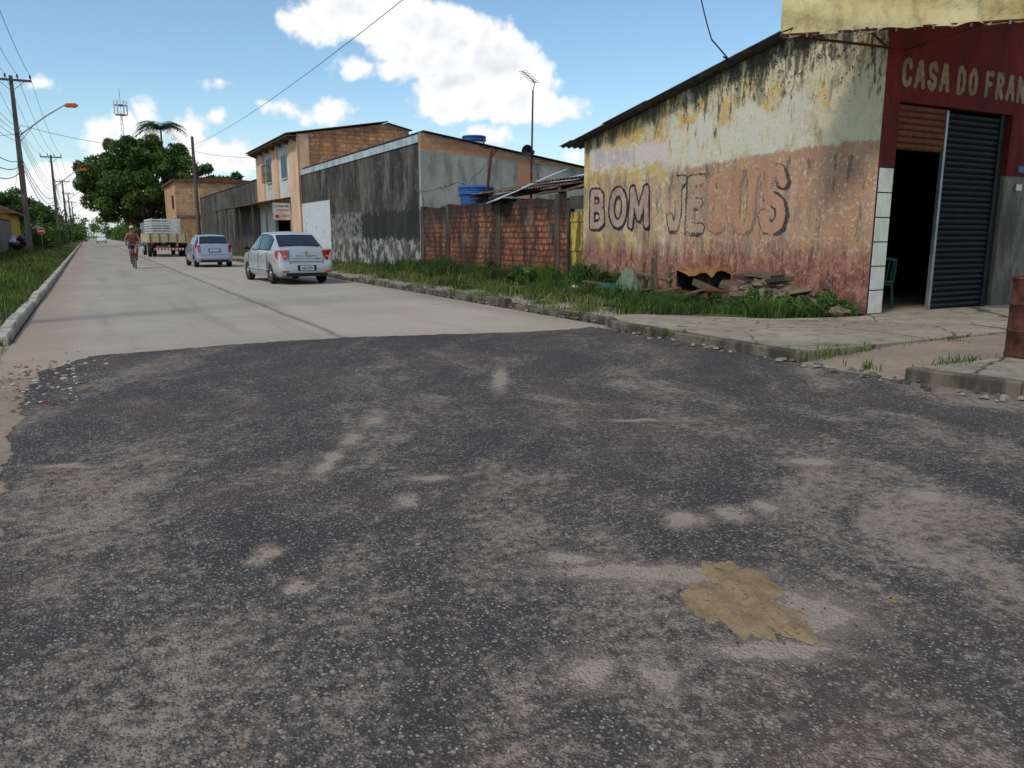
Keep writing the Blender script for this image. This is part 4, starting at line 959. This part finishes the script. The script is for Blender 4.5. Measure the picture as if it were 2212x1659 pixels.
    scr(rb,rt,0,.97,.03,.97,M_seam,.006); scr(rb,rt,0,.92,.09,.92,M_glass,.011)
    scr(wt2,wb2,0,.97,.03,.97,M_seam,.012); scr(wt2,wb2,0,.92,.07,.94,M_glass,.018)
    for wy in wheels:
        for s in (-1,1):
            xo=s*(W-.03)
            b.lathe((xo,wy,wr),(-s,0,0),[(wr*.55,.02),(wr*.62,.0),(wr*.92,.005),(wr,.04),(wr,.15),(wr*.92,.185),(wr*.5,.19)],M_black,28)
            b.lathe((xo,wy,wr),(s,0,0),[(.0,-.005),(wr*.2,-.0),(wr*.25,-.02),(wr*.6,-.012),(wr*.65,-.02),(wr*.6,-.06),(0,-.06)],M_hub,28)
            for k in range(8):
                t=k*math.pi/4; q=Vector((xo+s*.0,wy+wr*.43*math.cos(t),wr+wr*.43*math.sin(t))); b.lathe(q,(s,0,0),[(0,-.008),(wr*.09,-.008),(wr*.09,-.02)],M_seam,8)
    b.make('wheels_and_glass',e,35)
    d=MB()
    zs=float(np.interp(L*.5,[q[0] for q in low],[q[3] for q in low]))
    for s in (-1,1):
        for yy in (rt[0]+.02,yB,wb2[0]-.12): d.tube([(s*(W-.03),yy,zs-.01),(s*(W-.006),yy,zs-.12),(s*(W+.0005),yy,zs-.35),(s*(W-.01),yy,.34)],.006,M_seam,4)
        for yy in (yB-.32,wb2[0]-.9): d.tube([(s*(W),yy,zs-.13),(s*(W+.02),yy+.04,zs-.13),(s*(W+.02),yy+.14,zs-.13),(s*W,yy+.18,zs-.13)],.014,paint,6)
        d.blob((s*(W+.07),wb2[0]-.30,zs+.08),(.08,.05,.055),M_seam,10,6,0); d.tube([(s*(W-.06),wb2[0]-.24,zs+.04),(s*(W+.05),wb2[0]-.28,zs+.06)],.02,M_seam,6)
        d.tube([(s*(W+.004),.95,.42),(s*(W+.006),L-1.1,.42)],.018,paint,6)
    if not hatch:
        for s in (-1,1):
            d.add([(s*.50,.065,.985),(s*.765,.10,.985),(s*.80,.30,.96),(s*.808,.42,.93),(s*.825,.30,.80),(s*.80,.12,.70),(s*.60,.045,.70),(s*.53,.05,.80)],[(0,1,6,7),(1,5,6),(1,2,4,5),(2,3,4)],M_tail)
            d.add([(s*.56,.044,.84),(s*.68,.058,.84),(s*.67,.050,.79),(s*.58,.038,.79)],[(0,1,2,3)],M_tailw)
            d.tube([(s*.47,.10,1.0),(s*.50,.055,.90),(s*.50,.04,.70),(s*.48,.02,.60)],.006,M_seam,4)
            d.box(s*.62-.09,s*.62+.09,-.003,.01,.36,.40,M_tail)
        d.box(-.47,.47,.02,.032,.655,.667,M_seam) ; d.tube([(-.30,.048,.83),(0,.036,.835),(.30,.048,.83)],.016,M_chrome,6)
        d.lathe((0,.05,.905),(0,-1,0),[(0,.03),(.045,.03),(.05,.015),(.05,0)],M_chrome,14)
        d.box(-.42,-.22,.045,.05,.74,.762,M_chrome); d.box(.28,.44,.045,.05,.74,.762,M_chrome)
        d.box(-.27,.27,-.008,.012,.40,.56,M_seam); d.box(-.2,.2,-.014,-.008,.415,.545,M_plate); d.box(-.60,.60,-.006,.03,.255,.335,M_seam)
        px_,pz=-.17,.437
    else:
        for s in (-1,1):
            d.add([(s*.60,.03,.98),(s*.755,.06,.98),(s*.78,.2,.95),(s*.79,.2,.70),(s*.765,.05,.66),(s*.62,.015,.66)],[(0,1,4,5),(1,2,3,4)],M_tail)
            d.tube([(s*.60,.06,1.0),(s*.59,.018,.8),(s*.58,.0,.58)],.006,M_seam,4)
        d.box(-.24,.24,-.002,.02,.68,.84,M_seam); d.box(-.2,.2,-.008,-.002,.695,.825,M_plate); d.box(-.58,.58,-.012,-.006,.55,.562,M_seam); d.box(-.6,.6,-.006,.02,.26,.34,M_seam)
        d.tube([(-.5,.30,1.0),(0,.05,1.1)],.012,M_seam,5)
        px_,pz=-.17,.717
    d.tube([(0,rt[0]+.25,rt[3]+.06),(0,rt[0]+.0,rt[3]+.25)],.005,M_seam,4)
    d.make('trim',e)
    Mw=Matrix.Translation(loc)@Matrix.Rotation(rz,4,'Z')
    text(plate,'plate_lettering',.34,.082,M_ink,Mw@frame((px_,-.017 if not hatch else -.011,pz),(1,0,0),(0,0,1)),e,.015)
    return e
M_silver=paintmat('silver_paint',S(184,184,182)); M_silver2=paintmat('silver_blue_paint',S(164,168,176)); M_wpaint=paintmat('white_paint',S(215,215,215),.05)
low=[(0,.60,.36,.46,.47),(.012,.70,.31,.55,.56),(.035,.76,.28,.61,.62),(.06,.785,.27,.66,.67),(.085,.79,.265,.90,.92),(.10,.79,.26,.96,1.0),(.14,.80,.25,.985,1.06),(.30,.825,.22,.985,1.075),(.60,.84,.20,.975,1.065),(1.3,.848,.19,.965,1.0),(2.2,.848,.19,.94,.98),(3.1,.845,.19,.93,.99),(3.4,.84,.2,.90,.97),(3.8,.82,.22,.84,.90),(4.05,.77,.24,.74,.80),(4.2,.68,.26,.62,.66),(4.27,.5,.34,.50,.52)]
gh=[(.50,.70,.64,1.03),(.58,.75,.63,1.075),(1.10,.79,.57,1.42),(1.3,.80,.58,1.475),(1.8,.80,.585,1.51),(2.3,.80,.58,1.50),(2.5,.80,.57,1.465),(3.28,.74,.66,1.02),(3.4,.72,.62,.95)]
car('parked_car',(5.50,22.75,0),rad(4.5),4.27,.848,low,gh,(.92,3.47),.30,M_silver,'OEA-9200')
low2=[(0,.60,.36,.46,.47),(.012,.70,.31,.55,.56),(.03,.755,.28,.62,.63),(.05,.77,.27,.90,.92),(.07,.775,.26,.97,1.0),(.20,.80,.22,.97,1.0),(.60,.815,.20,.96,1.0),(1.3,.82,.19,.95,.99),(2.0,.82,.19,.93,.97),(2.7,.815,.19,.92,.98),(3.0,.81,.2,.89,.96),(3.35,.79,.22,.83,.89),(3.6,.74,.24,.74,.79),(3.74,.66,.26,.62,.66),(3.79,.5,.34,.50,.52)]
gh2=[(.08,.70,.64,.98),(.14,.74,.62,1.03),(.42,.76,.54,1.36),(.6,.77,.55,1.40),(1.2,.77,.56,1.43),(1.8,.77,.56,1.42),(2.0,.77,.55,1.39),(2.8,.72,.63,1.0),(2.9,.70,.60,.94)]
car('parked_car',(4.9,37.0,0),rad(1.5),3.79,.82,low2,gh2,(.68,3.1),.28,M_silver2,'JVF-9737',hatch=True)
car('parked_car',(2.2,165,0),rad(180),3.79,.82,low2,gh2,(.68,3.1),.28,M_wpaint,'JUA-1182',hatch=True)
# truck
tr=empty('flatbed_truck',(3.45,56.3,0),rad(1)); b=MB(); M_tw=plain('truck_cream_wood',S(186,166,130),.7); M_tws=plain('truck_white_slats',S(196,196,186),.6); M_strr=plain('reflective_red',S(190,30,30),.4)
b.box(0,2.4,0,6.2,.95,1.08,M_tw)
for (x0,x1,y0,y1) in ((0,2.4,0,.05),(0,.05,.05,6.15),(2.35,2.4,.05,6.15),(0,2.4,6.15,6.2)):
    for z0 in (1.08,1.30): b.box(x0,x1,y0,y1,z0+.005,z0+.205,M_tw)
for i in range(5): b.box(.1+i*.53,.16+i*.53,-.03,-.001,.98,1.52,M_woodg)
for zz in np.arange(1.55,2.5,.16):
    b.box(.25,2.0,.15,.18,zz,zz+.10,M_tws); b.box(.25,.28,.18,5.5,zz,zz+.10,M_tws); b.box(1.97,2.0,.18,5.5,zz,zz+.10,M_tws)
for xx in (.27,.85,1.4,1.97): b.box(xx,xx+.06,.185,.24,1.09,2.5,M_tws)
for yy in (1.5,3,4.4,5.5): b.box(.285,.34,yy,yy+.06,1.09,2.5,M_tws); b.box(1.91,1.965,yy,yy+.06,1.09,2.5,M_tws)
b.box(.7,.8,.1,6.5,.75,.94,M_black); b.box(1.6,1.7,.1,6.5,.75,.94,M_black); b.box(.3,2.1,.0,.1,.45,.58,M_tws)
for i in range(9): b.box(.3+i*.2,.4+i*.2,-.01,-.001,.46,.57,M_strr)
for s,xx in ((1,.25),(1,2.15)):
    for yy in (1.4,7.0):
        for off in ((-.12,.16) if yy<3 else (0,)):
            b.lathe((xx+off-.1,yy,.45),(1,0,0),[(.0,0),(.25,.02),(.28,0),(.43,.01),(.45,.05),(.45,.18),(.43,.22),(.2,.22),(0,.2)],M_black,22)
b.box(.2,2.2,6.4,8.2,.7,2.3,paintmat('truck_cab_paint',S(170,176,180),.1)); b.box(.35,2.05,6.385,6.399,1.6,2.15,M_glass); b.box(.02,.19,8.0,8.05,1.5,1.85,M_black); b.box(2.21,2.4,8.0,8.05,1.5,1.85,M_black)
b.prism([(8.2,.7),(8.7,.7),(8.75,1.3),(8.4,2.2),(8.2,2.3)],'x',.2,2.2,M_tws)
for xx in (.12,2.1): b.box(xx,xx+.18,-.02,-.001,.80,.92,M_tail)
b.make('bed_and_cab',tr)

# ------------------------------------------------------------------ cyclist
def skin(name,V,E,Rr,m,parent,lv=2,root=0):
    me=bpy.data.meshes.new(name); me.from_pydata(V,E,[]); ob=bpy.data.objects.new(name,me); COL.objects.link(ob); me.materials.append(m)
    md=ob.modifiers.new('s','SKIN'); sv=me.skin_vertices[0].data
    for i,r in enumerate(Rr): sv[i].radius=(r,r) if not isinstance(r,tuple) else r; sv[i].use_root=(i==root)
    ob.modifiers.new('ss','SUBSURF').levels=lv; ob.modifiers['ss'].render_levels=lv; md.use_smooth_shade=True
    ob.parent=parent; return ob
cy=empty('cyclist',(1.68,37.6,0),rad(2)); M_skin=plain('skin',S(134,84,58),.55,0,.12,4.,.4); M_short=plain('shorts_cloth',S(44,56,76),.85); M_cap=plain('cap_cloth',S(196,190,176),.8); M_bagw=plain('white_bag',S(180,186,190),.4)
V=[(0,.20,.98),(0,.13,1.15),(0,.04,1.34),(0,0,1.46),(0,-.02,1.54),(0,-.03,1.60),
 (.17,.0,1.44),(.29,-.08,1.20),(.27,-.29,1.06),(.27,-.36,1.03),(-.17,.0,1.44),(-.29,-.08,1.20),(-.27,-.29,1.06),(-.27,-.36,1.03),
 (.09,.18,.95),(.14,-.2,.86),(.11,-.1,.44),(.11,-.22,.39),(-.09,.18,.95),(-.12,-.13,.69),(-.10,.04,.29),(-.10,-.09,.24)]
E=[(0,1),(1,2),(2,3),(3,4),(4,5),(3,6),(6,7),(7,8),(8,9),(3,10),(10,11),(11,12),(12,13),(0,14),(14,15),(15,16),(16,17),(0,18),(18,19),(19,20),(20,21)]
Rr=[(.15,.11),(.145,.10),(.17,.11),(.10,.08),.058,.055,.065,.043,.03,.034,.065,.043,.03,.034,.09,.062,.04,.036,.09,.062,.04,.036]
skin('body',V,E,Rr,M_skin,cy)
V=[(0,.21,.99),(.09,.18,.96),(.125,-.06,.90),(-.09,.18,.96),(-.11,-.03,.79),(0,.17,1.08)]
skin('shorts',V,[(0,1),(1,2),(0,3),(3,4),(0,5)],[(.165,.125),.108,.092,.108,.092,(.158,.112)],M_short,cy)
b=MB()
b.blob((0,-.04,1.68),(.078,.098,.118),M_skin,16,12,0); b.blob((0,-.142,1.665),(.014,.02,.024),M_skin,8,6,0)
for s in (-1,1): b.blob((s*.03,-.128,1.69),(.012,.008,.008),M_ink,8,5,0); b.blob((s*.08,-.03,1.675),(.012,.022,.032),M_skin,8,6,0)
b.blob((0,-.125,1.62),(.026,.01,.007),M_rust,8,5,0)
b.blob((0,-.03,1.735),(.088,.105,.075),M_cap,16,10,0); b.box(-.065,.065,-.21,-.09,1.725,1.738,M_cap)
for s in (-1,1):
    for k in range(4):
        xx=s*(.245+.022*k); b.tube([(xx,-.375,1.045),(xx,-.41,1.04),(xx,-.415,1.01),(xx,-.39,.995)],[.010,.010,.009,.008],M_skin,6)
    b.tube([(s*.235,-.36,1.03),(s*.21,-.385,1.01),(s*.215,-.40,1.0)],[.012,.011,.009],M_skin,6)
b.blob((.34,-.36,.84),(.08,.06,.13),M_bagw,10,8,.1); b.tube([(.32,-.39,1.0),(.34,-.36,.93)],.012,M_bagw,5)
b.make('head_hands_and_bags',cy)
bk=empty('bicycle'); bk.parent=cy; b=MB(); M_bf=plain('bike_frame',S(60,34,34),.4,.3)
for wy in (-.55,.52):
    pts=[(0,wy+.32*math.cos(t),.33+.32*math.sin(t)) for t in np.linspace(0,2*math.pi,29)]; b.tube(pts,.02,M_black,6,True,False)
    b.tube([(0,wy+.295*math.cos(t),.33+.295*math.sin(t)) for t in np.linspace(0,2*math.pi,29)],.008,M_steel,5,True,False)
    b.tube([(-.05,wy,.33),(.05,wy,.33)],.018,M_steel)
    for k in range(14): t=k*math.pi/7; b.tube([(.02*(-1)**k,wy,.33),(0,wy+.3*math.cos(t),.33+.3*math.sin(t))],.002,M_steel,4)
for p_,q_ in (((0,-.40,.85),(0,.0,.30)),((0,-.38,.90),(0,.20,.80)),((0,0,.30),(0,.24,.90)),((.04,0,.30),(.05,.52,.33)),((-.04,0,.30),(-.05,.52,.33)),((.04,.2,.78),(.05,.52,.33)),((-.04,.2,.78),(-.05,.52,.33)),((.05,-.55,.33),(.04,-.44,.68)),((-.05,-.55,.33),(-.04,-.44,.68)),((0,-.44,.68),(0,-.37,1.0))): b.tube([p_,q_],.016,M_bf,7)
b.tube([(-.32,-.38,1.02),(-.12,-.40,1.02),(0,-.38,1.0),(.12,-.40,1.02),(.32,-.38,1.02)],.013,M_steel,7)
b.blob((0,.25,.92),(.07,.13,.035),M_black,10,6,0); b.tube([(.07,0,.30),(.08,-.09,.38),(.15,-.10,.38)],.012,M_steel); b.tube([(-.07,0,.30),(-.08,.06,.21),(-.15,.06,.21)],.012,M_steel)
b.box(.07,.16,-.16,-.06,.365,.385,M_black); b.box(-.16,-.07,-.03,.07,.20,.22,M_black)
b.make('frame_and_wheels',bk)

# ------------------------------------------------------------------ debris near the wall, barrel, mound
random.seed(21)
bar=empty('rusty_barrel',(8.80,4.60,.125)); b=MB()
b.lathe((0,0,0),(0,0,1),[(.0,.0),(.285,0),(.29,.02),(.282,.04),(.282,.26),(.295,.28),(.282,.30),(.282,.54),(.295,.56),(.282,.58),(.284,.80),(.298,.83),(.285,.85),(.27,.84),(.265,.70),(0,.70)],M_rust,32)
b.blob((.0,-.05,.80),(.2,.2,.1),bags[1],12,7,.2); b.blob((-.1,.05,.86),(.1,.1,.07),bags[0],10,6,.2)
b.make('drum',bar)
pl=empty('rubble_pile',(10.72,10.25,.1)); b=MB()
for i in range(90):
    r_=abs(random.gauss(0,.55)); t=random.uniform(0,6.28); s_=random.uniform(.05,.17)
    b.blob((r_*math.cos(t)*.35,r_*math.sin(t)*1.4,max(.02,.50-r_*.40)+random.uniform(-.03,.03)),(s_*1.4,s_*1.3,s_*.6),M_rubble,6,4,.28)
b.blob((.05,0,.05),(.4,1.1,.40),M_rubble,16,8,.12)
for (yy,zz,rx,m_) in ((.35,.52,.15,M_postc),(-.2,.50,-.2,M_postc),(.8,.35,.35,M_woodg),(-.7,.32,-.3,M_rubble),(.1,.60,.1,M_woodg)):
    b.box(-.22,.2,-.28,.28,-.035,.035,m_,Matrix.Translation((0,yy,zz))@Matrix.Rotation(rx,4,'X')@Matrix.Rotation(rx*2,4,'Z'))
o=b.make('stones',pl)
for q_ in o.data.polygons: q_.use_smooth=False
ct=empty('discarded_crate',(10.55,11.75,.12),rad(8)); b=MB()
b.box(-.3,.3,-.42,.42,.0,.05,M_woodg); b.box(-.3,.3,-.42,-.38,.05,.6,M_dark); b.box(-.3,.3,.38,.42,.05,.6,M_dark); b.box(-.3,-.26,-.38,.38,.05,.22,M_rust); b.box(.26,.3,-.38,.38,.05,.6,M_woodg); b.box(-.34,-.305,.1,.4,-.1,.14,M_tile)
vs=[];
for j in range(7):
    for i in range(9): vs.append((-.42+.84*j/6,-.55+1.1*i/8,.64+.05*math.sin(i*1.3+j)-.22*max(0,abs(j-3)/3-.6)-.18*max(0,abs(i-4)/4-.7)))
b.add(vs,[(j*9+i,j*9+i+1,(j+1)*9+i+1,(j+1)*9+i) for j in range(6) for i in range(8)],plain('old_rug',S(132,92,52),.95,0,.3,8.,bumpd=.01),True)
b.make('crate_and_rug',ct)
b=MB()
for (yy,h_,tl) in ((13.35,.85,.05),(13.05,.95,-.08),(12.8,.85,.1),(12.55,.78,0),(13.2,.5,-.05),(12.45,.7,.06)): b.tube([(10.3,yy,.05),(10.3+random.uniform(-.1,.1),yy+tl,h_)],.04,M_woodg,6)
b.tube([(10.28,13.5,.6),(10.3,12.4,.5)],.04,M_woodg,6); b.tube([(10.0,13.2,.15),(10.1,11.9,.38)],.04,M_woodg,6); b.tube([(10.0,12.2,.12),(10.3,11.3,.42)],.03,M_woodg,6)
M0=Matrix.Translation((10.4,11.0,.3))@Matrix.Rotation(.35,4,'X')@Matrix.Rotation(.3,4,'Z'); b.box(-.03,.03,-.7,.7,-.06,.06,M_woodg,M0)
M0=Matrix.Translation((10.0,12.9,.25))@Matrix.Rotation(-.2,4,'X')@Matrix.Rotation(-.5,4,'Z'); b.box(-.1,.1,-.6,.6,-.015,.015,M_woodg,M0)
M0=Matrix.Translation((10.5,11.0,.38))@Matrix.Rotation(.1,4,'X')@Matrix.Rotation(.9,4,'Z'); b.box(-.12,.12,-.4,.4,-.015,.015,M_wood,M0)
M0=Matrix.Translation((10.4,14.6,.3))@Matrix.Rotation(.1,4,'X')@Matrix.Rotation(.6,4,'Z'); b.box(-.06,.06,-.7,.7,-.02,.02,M_woodg,M0)
b.make('wooden_boards_and_stakes')
b=MB(); vs=[]
for j in range(9):
    for i in range(9): vs.append((10.3+.5*j/8,13.7+.95*i/8,.18+.52*math.sin(math.pi*i/8)*math.sin(math.pi*j/8)+random.uniform(-.04,.04)))
b.add(vs,[(j*9+i,j*9+i+1,(j+1)*9+i+1,(j+1)*9+i) for j in range(8) for i in range(8)],plain('green_tarp',S(96,110,88),.7),True); b.blob((10.05,14.3,.25),(.16,.4,.10),M_green,12,6,.1)
b.make('discarded_tarp')
b=MB(); b.lathe((9.8,15.1,.20),(0,1,.1),[(0,0),(.06,0),(.06,.18),(.04,.22),(0,.23)],M_sw,12); b.make('plastic_bottle')
V=[];n=50
for j in range(n):
    for i in range(n):
        u=(i/(n-1)-.5)*2;v=(j/(n-1)-.5)*2
        th=math.atan2(v,u); rr=math.sqrt(u*u+v*v)+.14*math.sin(3*th+1)+.10*math.sin(5*th+2)+.06*math.sin(11*th+2)+.04*math.sin(23*th)
        a=2.12+.8813*u*.23+.4726*v*.37; c_=2.06-.4726*u*.23+.8813*v*.37
        k=max(0,1-rr*1.05); z_=.0035+.016*min(1,k*1.8)+ (.006*math.sin(u*9+v*5)+.005*random.random())*min(1,k*3)
        V.append((a,c_,z_))
F=[(j*n+i,j*n+i+1,(j+1)*n+i+1,(j+1)*n+i) for j in range(n-1) for i in range(n-1)]
m,g=newmat('sand_mound'); p=g.pos(); c=g.mix(g.mr(g.noise(p,9.,5,.65),.35,.65),S(156,132,98),S(138,114,82)); c=g.mix(g.mr(g.noise(g.vm('MULTIPLY',p,(1,3,1)),26.,5,.7),.5,.7,0,.7),c,S(172,150,118))
c=g.mix(g.mr(g.noise(g.vm('MULTIPLY',p,(3,1,1)),22.,3,.6),.60,.67,0,.7),c,S(80,64,48)); nf=g.noise(p,80.,4,.75); c=g.mix(g.mr(nf,.5,.7,0,.5),c,S(108,88,66))
finish(g,c,.95,0,g.bump(nf,.012))
o=raw('sand_mound',V,F,m); [setattr(q_,'use_smooth',True) for q_ in o.data.polygons]
def chips(name,pts,s0,s1,mats,flat=.5,z=.008):
    b=MB()
    for (x_,y_) in pts:
        s_=random.uniform(s0,s1); t=random.uniform(0,6.28); m_=random.choice(mats); k=random.randint(4,6)
        pol=[(x_+s_*random.uniform(.7,1.1)*math.cos(t+6.28*i/k),y_+s_*random.uniform(.7,1.1)*math.sin(t+6.28*i/k)) for i in range(k)]
        cz=z+s_*flat; vs=[(p[0],p[1],z) for p in pol]+[(x_+(p[0]-x_)*.7,y_+(p[1]-y_)*.7,cz) for p in pol]
        b.add(vs,[(i,(i+1)%k,k+(i+1)%k,k+i) for i in range(k)]+[tuple(range(k,2*k))],m_)
    return b.make(name)
Mst=[plain('pebble_%d'%i,c_,.85,0,.2,20.) for i,c_ in enumerate([S(96,88,80),S(120,110,98),S(142,130,116),S(74,68,64)])]
pts=[(random.uniform(-.4,6.6),random.uniform(.9,9.8)) for _ in range(1300)]+[(random.uniform(.0,3.),random.uniform(1.2,4)) for _ in range(900)]
chips('gravel',pts,.003,.008,Mst,.6)
chips('gravel',[(random.gauss(-.45,.25),random.gauss(8.9,.7)) for _ in range(260)],.008,.03,Mst+[plain('tile_shard_red',S(140,66,48),.8),plain('tile_shard_white',S(180,172,160),.6)],.3)
chips('gravel',[(random.gauss(7.25,.12),random.uniform(10.5,20)) for _ in range(200)]+[(random.gauss(6.8,.1),random.uniform(3.5,10)) for _ in range(120)]+[(random.uniform(7.3,8.5),random.uniform(10.5,17)) for _ in range(260)],.01,.05,Mst,.5,.02)
Ml=[plain('dry_leaf_%d'%i,c_,.8) for i,c_ in enumerate([S(130,104,70),S(100,76,54),S(150,138,108)])]
chips('dry_leaves',[(random.uniform(-.3,6.),random.uniform(1.,9.5)) for _ in range(50)],.01,.022,Ml,.15,.009)
